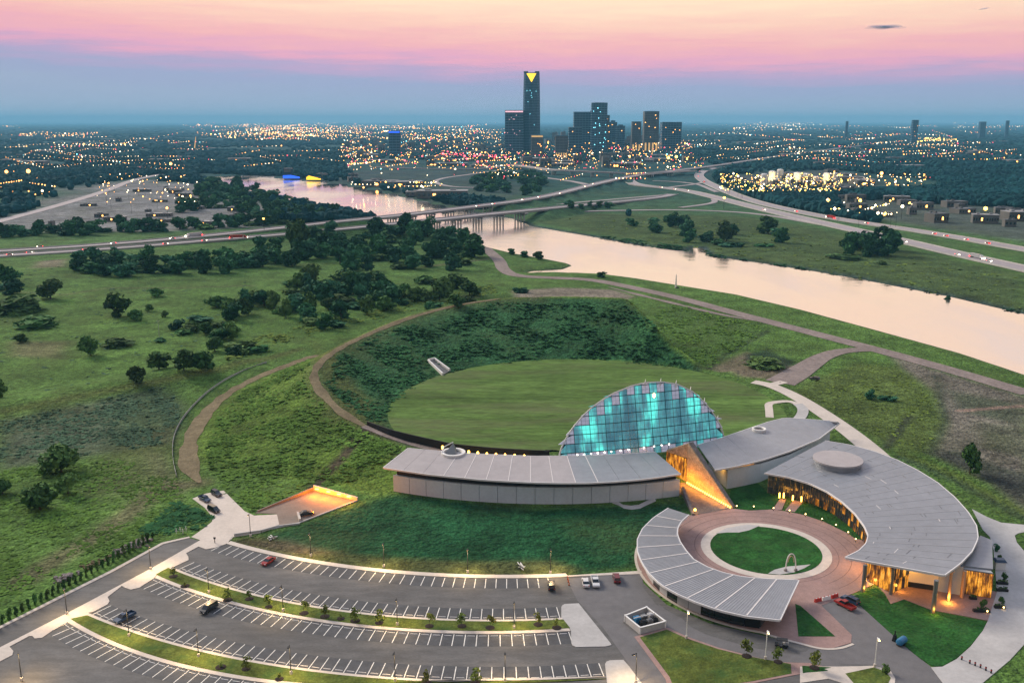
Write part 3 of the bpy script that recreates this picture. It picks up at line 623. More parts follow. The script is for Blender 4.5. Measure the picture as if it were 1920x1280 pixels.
wall_line([w2, w3, w4], .35, .25, -.45, 'kerb_wall', 'concrete_grey', dock)
for f_ in (.12, .38, .62, .84):
    p = Vector(w1).lerp(Vector(w2), f_); b = MB(); b.box((p.x - .3, p.y - .5, 1.25), (1.2, .25, .3), -.25); b.build('wall_lamp', 'lamp_amber', dock)
def light(kind, loc, energy, color, parent=None, size=.3, rot=None, spot=None, blend=.6, sy=None):
    l = bpy.data.lights.new('light', kind); l.energy = energy; l.color = color
    if kind == 'AREA':
        l.size = size
        if sy: l.shape = 'RECTANGLE'; l.size_y = sy
    else: l.shadow_soft_size = size
    if kind == 'SPOT': l.spot_size = spot or R(150); l.spot_blend = blend
    o = bpy.data.objects.new('light', l); COL.objects.link(o); o.location = Vector(loc) - (parent.location if parent is not None else Vector((0, 0, 0)))
    if rot: o.rotation_euler = rot
    if parent is not None: o.parent = parent
    return o
AMBER = (1, .42, .06); WARM = (1, .68, .34)
for f_, e_ in ((.1, 1500), (.35, 1200), (.6, 900), (.82, 600)):
    p = Vector(w1).lerp(Vector(w2), f_); light('POINT', (p.x - .3, p.y - 4.2, 2.6), e_ * 2.2, (1, .26, .004), dock)
tag(sheet('pipe_rack', K6((1095, 425), (1115, 425), (1135, 490), (1115, 495)), 1.0, .9, 'concrete', kind=None), 'short grey concrete post wall beside the car in the dock', 'wall')
b = MB(); p = K6((500, 630), (755, 590), (900, 545), (1120, 515))
b2 = thing('retaining_wall', 'low grey retaining wall along the south side of the concrete ramp', 'wall', p[0] + (0,))
wall_line(p[:2] + p[2:], .9, .5, -.4, 'wall', 'concrete_grey', b2)

# ================================================================== plaza
PC = (73.0, 249.6)
base = arc((72.3, 240.2), 37.6, R(120), R(252), 40) + P((1450, 1193), (1500, 1206))
sheet('plaza_paving', base + P((1540, 1216), (1560, 1215), (1596, 1205), (1597, 1190), (1540, 1135), (1600, 1112), (1640, 1095), (1640, 1030), (1610, 1005)) + arc((74.5, 250.5), 29, R(20), R(115), 20), .10, .4, 'brick')
kb = base[:]
ribbon('kerb', [Vector(p + (0.0,)) for p in kb] + [Vector(p + (0.0,)) for p in P((1540, 1217), (1575, 1216), (1600, 1207))], .35, 'concrete', .13, drape=False, step=1.5, nx=1, skirt=.12)
sheet('plaza_kerb', arc(PC, 18.3, 0, 2 * math.pi * 47 / 48, 47), .16, .1, 'concrete')
sheet('plaza_lawn', arc(PC, 15.6, 0, 2 * math.pi * 47 / 48, 47), .24, .2, 'turf')
tc1 = P((1343, 1001), (1362, 991), (1400, 984), (1424, 986.5), (1404, 995), (1385, 999), (1363, 999))
sheet('plaza_terrace', tc1, .27, .2, 'concrete_grey')
sheet('plaza_terrace', P((1440, 1076), (1452, 1069), (1475, 1063), (1500, 1061), (1520, 1059), (1508, 1066), (1488, 1074), (1462, 1078)), .27, .2, 'concrete_grey')
# faint ring joints in the brick
for rr in (20.2, 23.5, 26.8):
    b = MB(); o_ = arc(PC, rr, R(-60) if rr > 23 else 0, R(150) if rr > 23 else 2 * math.pi, 60); i_ = arc(PC, rr - .22, R(-60) if rr > 23 else 0, R(150) if rr > 23 else 2 * math.pi, 60)
    b.add([(x, y, .106) for x, y in o_] + [(x, y, .106) for x, y in i_], [(k, k + 1, 61 + k + 1, 61 + k) for k in range(60)]); tag(b.build('paving_band', 'brick_dark'), kind='structure')
sheet('lawn_bed', P((1365, 950), (1372, 953), (1405, 957), (1445, 955), (1462, 935), (1440, 925), (1420, 905), (1370, 918)), .14, .3, 'turf')
sheet('lawn_bed', P((1484, 960), (1500, 963), (1545, 978), (1590, 1000), (1604, 1010), (1625, 1014), (1622, 990), (1570, 960), (1515, 945), (1498, 946)), .14, .3, 'turf')
sheet('lawn_bed', P((1491, 1132), (1501, 1136), (1566, 1193), (1497, 1193)), .14, .3, 'turf')
sheet('path', P((1448, 956), (1462, 936), (1474, 936), (1466, 956)), .16, .3, 'brick'); sheet('path', P((1472, 957), (1488, 938), (1506, 941), (1490, 960)), .16, .3, 'brick')
# entrance forecourt to the right
sheet('forecourt', K5((410, 545), (545, 590), (600, 650), (640, 722), (735, 690), (930, 765), (1325, 840), (1380, 740), (1400, 640), (1000, 560), (500, 420)), .12, .3, 'brick')
sheet('lawn_bed', K5((345, 680), (540, 608), (590, 655), (640, 727), (735, 695), (930, 770), (1315, 850), (1290, 910), (1200, 1020), (1100, 1110), (1000, 1163), (930, 1160), (850, 1110), (740, 1018), (430, 738)), .15, .3, 'turf')
sheet('walk', K5((1215, 55), (1320, 110), (1420, 150), (1581, 165), (1700, 170), (1700, 195), (1540, 225), (1515, 240), (1530, 290), (1581, 350), (1700, 420), (1800, 500), (1800, 800), (1581, 1010), (1480, 1120), (1290, 1280), (1200, 1340), (1050, 1340), (1000, 1270), (925, 1170), (1005, 1166),
                  (1105, 1112), (1205, 1022), (1290, 912), (1325, 842), (1390, 640), (1380, 520), (1365, 340), (1340, 250), (1290, 200)), .145, .4, 'concrete_grey')
sheet('grass_patch', K4((150, 960), (340, 905), (480, 968), (700, 1042), (900, 1092), (1215, 1148), (1220, 1215), (950, 1268), (800, 1290), (420, 1400), (360, 1240)), .16, .3, 'verge')
sheet('pavement', K4((110, 955), (345, 890), (485, 955), (705, 1032), (950, 1095), (1120, 1135), (1345, 1140), (1560, 1190), (1560, 1215), (1300, 1215), (1225, 1228), (955, 1282), (900, 1320), (380, 1420), (330, 1250)), .12, .3, 'brick')
sheet('grass_patch', K4((1297, 1160), (1431, 1175), (1480, 1195), (1400, 1203), (1300, 1210)), .16, .3, 'turf')
sheet('pavement', K5((0, 1165), (300, 1165), (520, 1160), (640, 1195), (672, 1250), (660, 1400), (400, 1400), (330, 1290), (200, 1250), (0, 1280)), .125, .3, 'concrete')
sheet('grass_patch', K5((320, 1215), (520, 1172), (600, 1200), (640, 1245), (600, 1330), (420, 1330)), .17, .3, 'verge')
sheet('grass_patch', K5((15, 1160), (220, 1172), (20, 1212)), .17, .3, 'turf')
# walkway of pale paving to the right of the glass hall
def drape_poly_strip(name, pts, half, m, dz=.2): return ribbon(name, [GT(*p) for p in pts], half, m, dz, step=2.5)
drape_poly_strip('walkway', [(1412, 716), (1445, 722), (1490, 742), (1540, 773), (1590, 808), (1632, 842), (1650, 860)], (3.2, 4.6), 'concrete')
drape_poly_strip('walkway', [(1443, 783), (1442, 768), (1440, 757), (1455, 754), (1480, 752), (1496, 758)], 1.6, 'concrete')
drape_poly_strip('walkway', [(1495, 757), (1506, 766), (1505, 777), (1494, 790)], 2.2, 'concrete_grey')
drape_poly_strip('walkway', [(1470, 716), (1445, 722)], 2.2, 'concrete')

# ================================================================== museum buildings
mat('stone', (.36, .27, .19), .9, noise=((.5, .3), (2.2, .4), (6, .3)), bump=(2.5, .12))
mat('stone_dark', (.15, .135, .13), .9, noise=((.6, .3), (2.5, .35), (6, .3)), bump=(2.5, .1))
mat('panel_grey', (.42, .42, .43), .6, noise=((.3, .05),))
def npts(pts, n):
    pts = [Vector((p[0], p[1])) for p in pts]; L = [0]
    for a, b in zip(pts[:-1], pts[1:]): L.append(L[-1] + (b - a).length)
    out = []
    for i in range(n + 1):
        s = L[-1] * i / n; k = max(j for j in range(len(L)) if L[j] <= s + 1e-9); k = min(k, len(pts) - 2)
        out.append(pts[k].lerp(pts[k + 1], (s - L[k]) / max(L[k + 1] - L[k], 1e-9)))
    return out
def roof_between(t_, Fp, Bp, n, zF, zB, mats, th=.35, seam='seam', sw=.22, gap=.05, rise=.07, trim=True, names=('roof_panel', 'roof_seam', 'fascia'), sub=3, seam_from=0, seam_to=1):
    Fp = npts(Fp, n * sub); Bp = npts(Bp, n * sub)
    zf = lambda i: zF if not callable(zF) else zF(i / (n * sub)); zb = lambda i: zB if not callable(zB) else zB(i / (n * sub))
    for k in range(n):
        b = MB()
        for i in range(k * sub, (k + 1) * sub):
            e0 = gap if i == k * sub else 0; e1 = gap if i == (k + 1) * sub - 1 else 0
            fa, fb = Fp[i].lerp(Fp[i + 1], e0 / 3), Fp[i + 1].lerp(Fp[i], e1 / 3); ba, bb = Bp[i].lerp(Bp[i + 1], e0 / 3), Bp[i + 1].lerp(Bp[i], e1 / 3)
            b.prism([fa, fb, bb, ba], [zf(i) - th, zf(i + 1) - th, zb(i + 1) - th, zb(i) - th], [zf(i), zf(i + 1), zb(i + 1), zb(i)])
        b.build(names[0], mats[k % len(mats)], t_)
        if k and seam and seam_from <= k / n <= seam_to:
            i = k * sub; p, q = Fp[i], Bp[i]; d = (q - p).normalized(); s = Vector((-d.y, d.x)) * sw / 2
            p = p + d * .15; q = q - d * .15
            b = MB(); b.prism([p - s, p + s, q + s, q - s], [zf(i) + .004, zf(i) + .004, zb(i) + .004, zb(i) + .004], [zf(i) + rise, zf(i) + rise, zb(i) + rise, zb(i) + rise]); b.build(names[1], seam, t_)
    if trim:
        for L, z in ((Fp, zf), (Bp, zb)):
            b = MB(); m_ = len(L)
            cen = sum((Fp[m_ // 2], Bp[m_ // 2]), Vector((0, 0))) / 2
            for i in range(m_ - 1):
                d = (L[i + 1] - L[i]).normalized(); s = Vector((-d.y, d.x)); o_ = Fp[i] if L is Bp else Bp[i]
                if s.dot(L[i] - o_) < 0: s = -s
                z0, z1 = z(i), z(i + 1)
                b.prism([L[i] + s * .02, L[i + 1] + s * .02, L[i + 1] + s * .3, L[i] + s * .3], [z0 - th - .12, z1 - th - .12, z1 - th - .12, z0 - th - .12], [z0 + .06, z1 + .06, z1 + .06, z0 + .06])
            b.build(names[2], 'trim', t_)
    return Fp, Bp

# ---- long gallery wing
wing = thing('gallery_wing', 'long low curved wing with a pale metal roof in front of the round lawn', 'museum wing', (10, 295, 0))
WC, WR = (13, 414.5), 131.8
a0, a1 = ang(WC, (-39.5, 293.8)), ang(WC, (55.3, 289.3))
n = 16
for i in range(n):
    b = MB(); p = arc(WC, WR, a0 + (a1 - a0) * (i + .012) / n, a0 + (a1 - a0) * (i + .988) / n, 3); q = arc(WC, WR - .5, a0 + (a1 - a0) * (i + .012) / n, a0 + (a1 - a0) * (i + .988) / n, 3)
    b.prism(p + q[::-1], -.6, 5.7); b.build('wall_panel', 'wall', wing)
frontc = arc(WC, WR - .52, a0 + .004, a1 - .004, 16); backc = [tuple(p) for p in npts([(-35.0, 309.0), (-23.9, 306.0), (-11.0, 303.6), (7.3, 301.6), (25.5, 302.0), (50.2, 305.2)], 16)]
b = MB(); b.prism(frontc + backc[::-1], -.5, 5.6); b.build('wall', 'wall', wing)
fr2 = arc(WC, WR - 1.2, a0 + .006, a1 - .006, 16)
b = MB(); b.prism(fr2 + [(x, y - .4) for x, y in backc][::-1], 5.61, 7.9); b.build('clerestory_shade', 'dark', wing)  # recess below the roof painted dark in place of its shadow
Fw = [G(*p, 8.2) for p in [(720, 876), (760, 882), (800, 888), (850, 893), (900, 898), (950, 901), (1000, 903.5), (1050, 904.5), (1100, 904.5), (1150, 902), (1200, 898), (1240, 893), (1276, 887)]]
Bw = [G(*p, 9.4) for p in [(765, 840), (830, 846), (900, 851), (1000, 855), (1100, 854), (1170, 851), (1229, 847)]]
roof_between(wing, Fw, Bw, 14, 8.2, 9.4, ['roof'] * 9 + ['roof_mid'] * 5, seam_from=.2, seam_to=.75)
b = MB(); b.prism([Fw[0], Bw[0], (Bw[0][0] - .1, Bw[0][1] + .3), (Fw[0][0] - .35, Fw[0][1] + .1)], [7.8, 9.0, 9.0, 7.8], [8.26, 9.46, 9.46, 8.26]); b.build('fascia', 'trim', wing)
# rounded forecourt below the wing
ap = P((1148, 943), (1160, 947), (1170, 953), (1185, 955), (1200, 953), (1212, 947), (1230, 939))
sheet('apron', ap + [(x, y + 3) for x, y in ap][::-1], .1, .3, 'concrete_grey')
def oculus(name, label, px, py, z, r, h, tilt, cone):
    x, y = G(px, py, z); t_ = thing(name, label, 'skylight', (x, y, z)); b = MB(); N = 28; vs = []
    for i in range(N):
        a = 2 * math.pi * i / N; zz = h * (.5 + .5 * math.cos(a - tilt)) * .0 + h
        for rr, z2 in ((r, -.3), (r * 1.02, zz), (r * .8, zz), (r * .72, .25)): vs.append((x + rr * math.cos(a), y + rr * math.sin(a), z + z2))
    b.add(vs, [(4 * i + k, 4 * ((i + 1) % N) + k, 4 * ((i + 1) % N) + k + 1, 4 * i + k + 1) for i in range(N) for k in range(3)]); b.build('ring', 'white', t_, smooth=False)
    b = MB(); p = [(x + r * .74 * math.cos(2 * math.pi * i / 20), y + r * .74 * math.sin(2 * math.pi * i / 20)) for i in range(20)]; b.prism(p, z + .1, z + .3); b.build('glazing', 'glass_dark', t_)
    if cone:
        b = MB(); p = [(x - r * .75, y - r * .3, z + .3), (x + r * .28, y - r * .55, z + .3), (x + r * .3, y + r * .7, z + .3), (x - r * .6, y + r * .6, z + .3), (x - r * .02, y + r * .3, z + cone)]
        b.add(p, [(0, 1, 4), (1, 2, 4), (2, 3, 4), (3, 0, 4), (3, 2, 1, 0)]); b.build('hood', 'steel', t_)
        b = MB(); b.path([(x - r * .95, y - r * .2, z + h), (x - r * .8, y + r * .45, z + cone * .55), (x - r * .02, y + r * .35, z + cone + .25)], .2, 6); b.build('rim', 'white', t_)
    return t_
oculus('roof_oculus', 'white ring skylight with a dark pointed hood on the long wing roof', 850, 851, 9.0, 4.1, .9, 0, 3.6)
# ---- right-hand gallery wing
wing2 = thing('gallery_wing', 'shorter leaf shaped wing with a grey roof running right from the stone entrance', 'museum wing', (92, 315, 0))
F2 = [G(*p, 8.4) for p in [(1340, 880), (1380, 873), (1430, 861), (1480, 845), (1535, 822), (1574, 792)]]
B2 = [G(*p, 9.6) for p in [(1308, 834), (1355, 820), (1405, 803), (1440, 791), (1472, 783), (1520, 786), (1570, 790)]]
roof_between(wing2, F2, B2, 9, 8.4, 9.6, ['roof_mid'], seam='panel_grey', sw=.12, rise=.05)
c2 = [(72.1, 295.6), (84.6, 301.2), (97, 310), (109, 322.5), (119, 334)]; d2 = [(69, 311), (80, 318), (90, 326), (103, 342)]
b = MB(); b.prism(c2 + d2[::-1], -.3, 6.9); b.build('wall', 'wall', wing2)
b = MB(); b.prism([(p[0] + .3, p[1] + 1.0) for p in c2] + [(p[0], p[1] - .8) for p in d2[::-1]], 6.91, 8.0); b.build('clerestory_shade', 'dark', wing2)  # dark band painted for the shade under this roof edge
for i in range(7):
    p = Vector(c2[0]).lerp(Vector(c2[1]), .02 + i * .11); q = Vector(c2[0]).lerp(Vector(c2[1]), .02 + i * .11 + .095)
    b = MB(); b.prism([(p.x + .1, p.y + .45), (q.x + .1, q.y + .45), (q.x + .2, q.y + .9), (p.x + .2, p.y + .9)], 6.95, 7.95); b.build('window', 'lamp_amber' if False else 'amber_glass', wing2)
oculus('roof_oculus', 'plain white ring skylight with dark glass on the right wing roof', 1423, 806, 9.6, 2.5, .7, 0, 0)
light('AREA', (69.6, 299, 7.4), 260, AMBER, wing2, 1.5, (R(35), R(-25), 0))
# ---- stone entrance walls
stone = thing('stone_entrance', 'tapering stone entrance wall lit amber from a row of floor lamps', 'stone wall', (62, 292, 0))
SA = Vector(G(1373, 953)); SB = Vector((59.6, 301.5)); SD = Vector((53.6, 308.5))
dv = (SB - SA).normalized(); sv = Vector((dv.y, -dv.x))
b = MB(); zt = zat(SB.y, 831)
q = [SA, SB, SB + sv * 2.0, SA + sv * 1.0]
b.prism(q, -.5, [.5, zt, zt, .5]); b.build('wall', 'stone', stone)
b = MB(); e = .12; b.prism([SA + sv * .35, SB + sv * .35, SB + sv * 2.1, SA + sv * 1.1], [.505, zt + .005, zt + .005, .505], [.75, zt + .3, zt + .3, .75]); b.build('coping', 'stone_dark', stone)
zl = zat(SD.y, 845)
b = MB(); b.prism([SB + Vector((.1, .2)), SD, SD + Vector((.5, 1.6)), SB + Vector((1.6, 1.8))], 8.6, [zt - .1, zl, zl, zt - .1]); b.build('gable', 'stone', stone)
for r_ in range(4):
    for c_ in range(6):
        p = SD.lerp(SB, (c_ + .06) / 6); q2 = SD.lerp(SB, (c_ + .94) / 6)
        b = MB(); b.prism([p, q2, q2 + Vector((.1, .25)), p + Vector((.1, .25))], .3 + r_ * 2.05, .2 + (r_ + 1) * 2.05); b.build('pane', 'amber_glass', stone)
b = MB(); b.prism([SD + Vector((.05, .3)), SB + Vector((.05, .3)), SB + Vector((.1, .5)), SD + Vector((.1, .5))], 0, 8.6); b.build('mullion_frame', 'black', stone)
lw = P((1277, 925), (1297, 966)); b = MB(); l0, l1 = Vector(lw[0]), Vector(lw[1])
b.prism([l0, l1, l1 + Vector((1, .3)), l0 + Vector((1, .3))], -.3, [2.4, .5, .5, 2.4]); b.build('side_wall', 'stone_dark', stone)
sheet('stone_ramp', [tuple(l1 + Vector((1, .3))), tuple(l0 + Vector((1, .3))), (55.4, 290.2), (53.0, 305.5), tuple(SD), tuple(SB), tuple(SA)], .18, .5, 'stone_dark')
for i in range(22):
    p = SA.lerp(SB, (i + .4) / 22.5) - sv * .55; b = MB(); b.tube((p.x, p.y, .15), (p.x, p.y, .42), .17, n=8); b.ball((p.x, p.y, .5), .24); b.build('floor_lamp', 'lamp_amber', stone)
for i in range(8):
    p = SA.lerp(SB, (i + .6) / 8) - sv * 1.0; p = p - sv * 1.4; light('POINT', (p.x, p.y, 1.0 + .25 * i), 200 + 120 * i, (1, .34, .02), stone, .25)
light('AREA', (56, 303, 7), 500, AMBER, stone, 3, (R(35), 0, R(-10)))
b = MB(); p = G(1303, 962); q = thing('entrance_lamp', 'amber globe lamp on a post at the foot of the stone ramp', 'lamp', p + (0,)); b.tube(p + (0,), p + (1.0,), .09); b.build('post', 'dark', q)
b = MB(); b.ball(p + (1.2,), .42, 8, 6); b.build('globe', 'lamp_amber', q); light('POINT', p + (1.8,), 90, AMBER, q)

# ---- glass hall
hall = thing('glass_hall', 'tall half round glass hall glowing teal behind the low wings', 'glass hall', (49, 320, LAWN))
A_, B_ = Vector((17, 311)), Vector((81, 331)); dd = (B_ - A_).normalized(); nv = Vector((-dd.y, dd.x)); LEAN = .25
prof = np.array([(-.6, 5.0), (0.2, 7.8), (1.8, 10.6), (3.6, 13.2), (5.5, 15.5), (9.0, 18.9), (12.8, 21.8), (16.9, 24.1), (21.0, 26.0), (28.3, 28.1), (34.0, 28.8), (40.0, 28.5), (46.4, 27.1), (52.8, 23.7), (56.2, 20.6), (59.2, 17.2), (61.7, 13.7), (63.6, 10.4), (64.7, 6.0)])
def Zs(s): return float(np.interp(s, prof[:, 0], prof[:, 1]))
def hp(s, z, off=0): 
    p = A_ + dd * s + nv * (LEAN * (z - 4) + off - 2.2 * (1 - (2 * (s - 32) / 65) ** 2)); return (p.x, p.y, z)
nc, s0, s1 = 22, -.4, 64.5; rows_z = [3.6 + 3.06 * i for i in range(9)]
cw = (s1 - s0) / nc
for c_ in range(nc):
    sa, sbb = s0 + cw * c_ + .06, s0 + cw * (c_ + 1) - .06; ztop = max(Zs(sa), Zs(sbb)); ktop = max(i for i, z in enumerate(rows_z) if z < ztop)
    for k in range(9):
        z0 = rows_z[k] + .05; z1 = rows_z[k] + 3.01; ta, tb = min(z1, Zs(sa)), min(z1, Zs(sbb))
        if max(ta, tb) < z0 + .35: continue
        ta = max(ta, z0 + .02); tb = max(tb, z0 + .02)
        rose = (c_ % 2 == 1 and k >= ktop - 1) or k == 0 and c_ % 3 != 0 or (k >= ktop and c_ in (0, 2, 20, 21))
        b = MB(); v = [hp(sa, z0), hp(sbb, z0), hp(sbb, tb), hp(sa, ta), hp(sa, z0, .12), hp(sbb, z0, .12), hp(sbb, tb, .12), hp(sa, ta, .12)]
        b.add(v, [(0, 1, 2, 3), (7, 6, 5, 4), (0, 4, 5, 1), (1, 5, 6, 2), (2, 6, 7, 3), (3, 7, 4, 0)]); b.build('pane', 'rose_sheen_glass' if rose else 'teal_glass', hall)
mat('mullion_pale', (.30, .36, .38), .5); mat('mullion_teal', (.015, .05, .055), .5)
def bar(s0_, z0_, s1_, z1_, w, m_, nm, segs=8):
    b = MB(); pts = [hp(s0_ + (s1_ - s0_) * i / segs, z0_ + (z1_ - z0_) * i / segs, -.12) for i in range(segs + 1)]; b.path(pts, w, 4); b.build(nm, m_, hall)
for c_ in range(1, nc):
    s_ = s0 + cw * c_; bar(s_, 3.8, s_, Zs(s_) - .1, .13 if c_ % 2 == 0 else .07, 'mullion_teal' if c_ % 2 == 0 else 'mullion_pale', 'mullion', 1)
for c_ in range(nc):
    s_ = s0 + cw * (c_ + .5); bar(s_, 3.8, s_, Zs(s_) - .2, .045, 'mullion_pale', 'mullion', 1)
for z in [z_ - 1.53 for z_ in rows_z[1:]]:
    ok = [s for s in np.linspace(s0, s1, 400) if Zs(s) > z + .1]
    if ok: bar(ok[0], z, ok[-1], z, .045, 'mullion_pale', 'transom', 14)
for z in rows_z[1:]:
    ss = np.linspace(s0, s1, 400); ok = [s for s in ss if Zs(s) > z + .1]
    if ok: bar(ok[0], z, ok[-1], z, .15, 'mullion_teal', 'transom', 14)
b = MB(); b.path([hp(s, Zs(s), -.05) for s in np.linspace(-.6, 64.7, 60)], .28, 6); b.build('rim', 'trim', hall)
for px_ in (1208, 1237, 1266, 1293, 1319, 1344):
    s_ = float(np.interp(px_, (1047, 1357), (-.5, 64.6))); s_ = min(range(0, 6500), key=lambda k: abs(960 + F * hp(k / 100, Zs(k / 100))[0] / (hp(k / 100, Zs(k / 100))[1] * cP - (Zs(k / 100) - HC) * sP) - px_)) / 100
    z = Zs(s_); b = MB(); v = [hp(s_ - .5, z - 1.6, -.2), hp(s_ + .5, z - 1.0, -.2), hp(s_ + .6, z + 1.3, -.2)]; v += [(x, y + .5, z_) for x, y, z_ in v]
    b.add(v, [(0, 1, 2), (5, 4, 3), (0, 3, 4, 1), (1, 4, 5, 2), (2, 5, 3, 0)]); b.build('fin', 'trim', hall)
# glazed shell curving down to the lawn behind
b = MB(); ss = np.linspace(-.6, 64.7, 30); K = 8
for s in ss:
    for k in range(K + 1):
        ph = math.pi / 2 * k / K; z = 3.8 + (Zs(s) - 3.8) * math.cos(ph); z = 3.8 + (Zs(s) - 3.8) * math.cos(ph) * (1 - .25 * math.sin(ph)) - .25; x_ = hp(32 + (s - 32) * (1 - .6 * math.sin(ph)), Zs(s), .35); p = Vector((x_[0], x_[1])) + Vector((.22, .97)) * (15 * math.sin(ph) * math.sqrt(max(0, 1 - ((s - 32) / 33.5) ** 2)))
        b.v.append((p.x, p.y, z))
b.f = [(i * (K + 1) + k, (i + 1) * (K + 1) + k, (i + 1) * (K + 1) + k + 1, i * (K + 1) + k + 1) for i in range(29) for k in range(K)]; b.m = [0] * len(b.f)
b.build('shell', 'mullion_teal', hall)
for s_ in (6, 8.5, 11, 13.5, 16, 18.5, 22, 25, 31, 35, 38, 41): b = MB(); b.ball(hp(s_, 5.9 + .02 * s_, -.5), .26); b.build('hall_lamp', 'lamp_white', hall)
b = MB(); b.ball(hp(36.5, 24.2, -.4), (.45, .3, .9)); b.build('hall_lamp', 'lamp_warm', hall)
# ---- dark wall round the lawn with amber lamps
lw_pts = [G(*p, 5) for p in [(688, 800), (705, 806), (730, 815), (765, 824), (800, 832), (850, 843), (920, 850), (985, 854), (1030, 856)]]
lawn_wall = thing('lawn_wall', 'low black curved wall along the near edge of the round lawn', 'wall', lw_pts[3] + (0,))
b = MB(); pp = npts(lw_pts, 30)
for p, q in zip(pp[:-1], pp[1:]):
    d = (q - p).normalized(); s = Vector((-d.y, d.x)) * .4; b.prism([p, q, q + s, p + s], 2.0, 7.2)
b.build('wall', 'black', lawn_wall)
b = MB()
for p, q in zip(pp[:15], pp[1:16]):
    d = (q - p).normalized(); s = Vector((d.y, -d.x)); b.prism([p + s * .1, q + s * .1, q + s * 3, p + s * 3], [TZ(*p) , TZ(*q), TZ(*q), TZ(*p)], [TZ(*p) + .3, TZ(*q) + .3, TZ(*(q + s * 3)) + .3, TZ(*(p + s * 3)) + .3])
tag(b.build('footpath', 'gravel'), kind='structure')
for i, (px_, py_) in enumerate([(830, 838), (863, 845), (879, 847), (896, 849), (913, 851), (930, 852), (947, 853), (965, 854), (983, 855)]):
    x, y = G(px_, py_, 6.2); b = MB(); b.ball((x, y - .5, 6.3), (.42, .3, .75)); b.build('wall_lamp', 'lamp_amber', lawn_wall)

# ---- crescent building
cres = thing('crescent_building', 'crescent shaped building with a broad blue grey roof curling round the plaza', 'museum building', (115, 260, 0))
Fo = [G(*p, 9.4) for p in [(1547, 826), (1595, 834), (1640, 846), (1682, 862), (1720, 881), (1757, 904), (1790, 932), (1815, 960), (1830, 985), (1833, 1008), (1822, 1032), (1800, 1055), (1770, 1077)]]
Bo = [G(*p, 8.0) for p in [(1433, 886), (1480, 894), (1520, 906), (1552, 921), (1580, 940), (1604, 962), (1622, 986), (1629, 1003), (1625, 1018), (1611, 1032), (1586, 1044)]]
Fo2, Bo2 = roof_between(cres, Fo, Bo, 22, 9.4, 8.0, ['roof_blue'], seam='panel_grey', sw=.14, rise=.05, sub=2)
b = MB(); p, q = Vector(Fo[-1]), Vector(Bo[-1]); d = (q - p).normalized(); s = Vector((-d.y, d.x)) * .3; s = s if s.y < 0 else -s; b.prism([p, q, q + s, p + s], [8.9, 7.5, 7.5, 8.9], [9.46, 8.06, 8.06, 9.46]); b.build('fascia', 'trim', cres)
# body: set back from both roof edges
def inset(La, Lb, t): return [a.lerp(b2, t) for a, b2 in zip(La, Lb)]
m_ = len(Fo2); cut = int(m_ * .93)
inner = inset(Bo2, Fo2, .07)[:cut]; outer_ = inset(Fo2, Bo2, .04)[:cut]
b = MB()
for i in range(cut - 1): b.prism([outer_[i], outer_[i + 1], inset(outer_, inner, .06)[i + 1], inset(outer_, inner, .06)[i]], -.2, 8.7)
b.build('wall', 'panel_grey', cres)
in2 = [p.lerp(q, .12) for p, q in zip(inner, outer_)]
b = MB(); b.prism([inner[0].lerp(outer_[0], .03), outer_[0].lerp(inner[0], .03), outer_[1].lerp(inner[1], .03), inner[1].lerp(outer_[1], .03)], -.2, 7.6); b.build('end_wall', 'wall', cres)
b = MB()
for i in range(1, cut - 1): b.prism([in2[i], in2[i + 1], inset(outer_, inner, .1)[i + 1], inset(outer_, inner, .1)[i]], -.2, 7.4)
b.build('core', 'dark', cres)
pan = npts([tuple(p) for p in inner], 38); np.random.seed(3); bm_ = MB()
for i in range(38):
    t_ = i / 38; p, q = pan[i].lerp(pan[i + 1], .05), pan[i].lerp(pan[i + 1], .95); d = (q - p).normalized(); s = Vector((-d.y, d.x)); s = s if s.dot(outer_[0] - inner[0]) > 0 else -s; s = (in2[min(i * len(in2) // 38, len(in2) - 1)] - inner[min(i * len(inner) // 38, len(inner) - 1)]).normalized()
    for r_, (z0, z1) in enumerate(((.25, 2.5), (2.6, 4.9), (5.0, 7.3))):
        lit = (.30 < t_ < .42 and r_ == 2) or (.22 < t_ < .36 and r_ == 0 and i % 2) or (.42 < t_ < .86 and r_ <= 1 and (i * 7 + r_ * 3) % 5 < 2) or t_ > .87
        b = MB(); b.prism([p, q, q + s * .15, p + s * .15], z0, z1); b.build('pane', 'amber_glass' if lit else 'dim_glass', cres)
    g_ = pan[i]; bm_.tube((g_.x - s.x * .08, g_.y - s.y * .08, 0), (g_.x - s.x * .08, g_.y - s.y * .08, 7.5), .09, n=5)
bm_.build('mullion', 'steel', cres)
light('AREA', tuple(pan[35] - Vector((2.2, -1))) + (6.8,), 700, AMBER, cres, 3, (0, 0, 0)); light('AREA', tuple(pan[14] - Vector((1.6, 1.6))) + (6.6,), 60, AMBER, cres, 3, (0, 0, 0))
for k in range(22):
    for q_ in range(3):
        t0, w_ = random.uniform(.06, .94), random.uniform(.3, .8); i0 = k * 2; a, c = Fo2[i0].lerp(Bo2[i0], t0), Fo2[i0 + 2].lerp(Bo2[i0 + 2], t0 + random.uniform(-.01, .01)); c = a.lerp(c, w_); d = (c - a).normalized(); s = Vector((-d.y, d.x)) * .09; z0 = 9.4 - 1.4 * t0
        b = MB(); b.prism([a - s, c - s, c + s, a + s], z0 - .05, z0 + .05); b.build('roof_joint', random.choice(['steel', 'steel', 'seam']), cres)
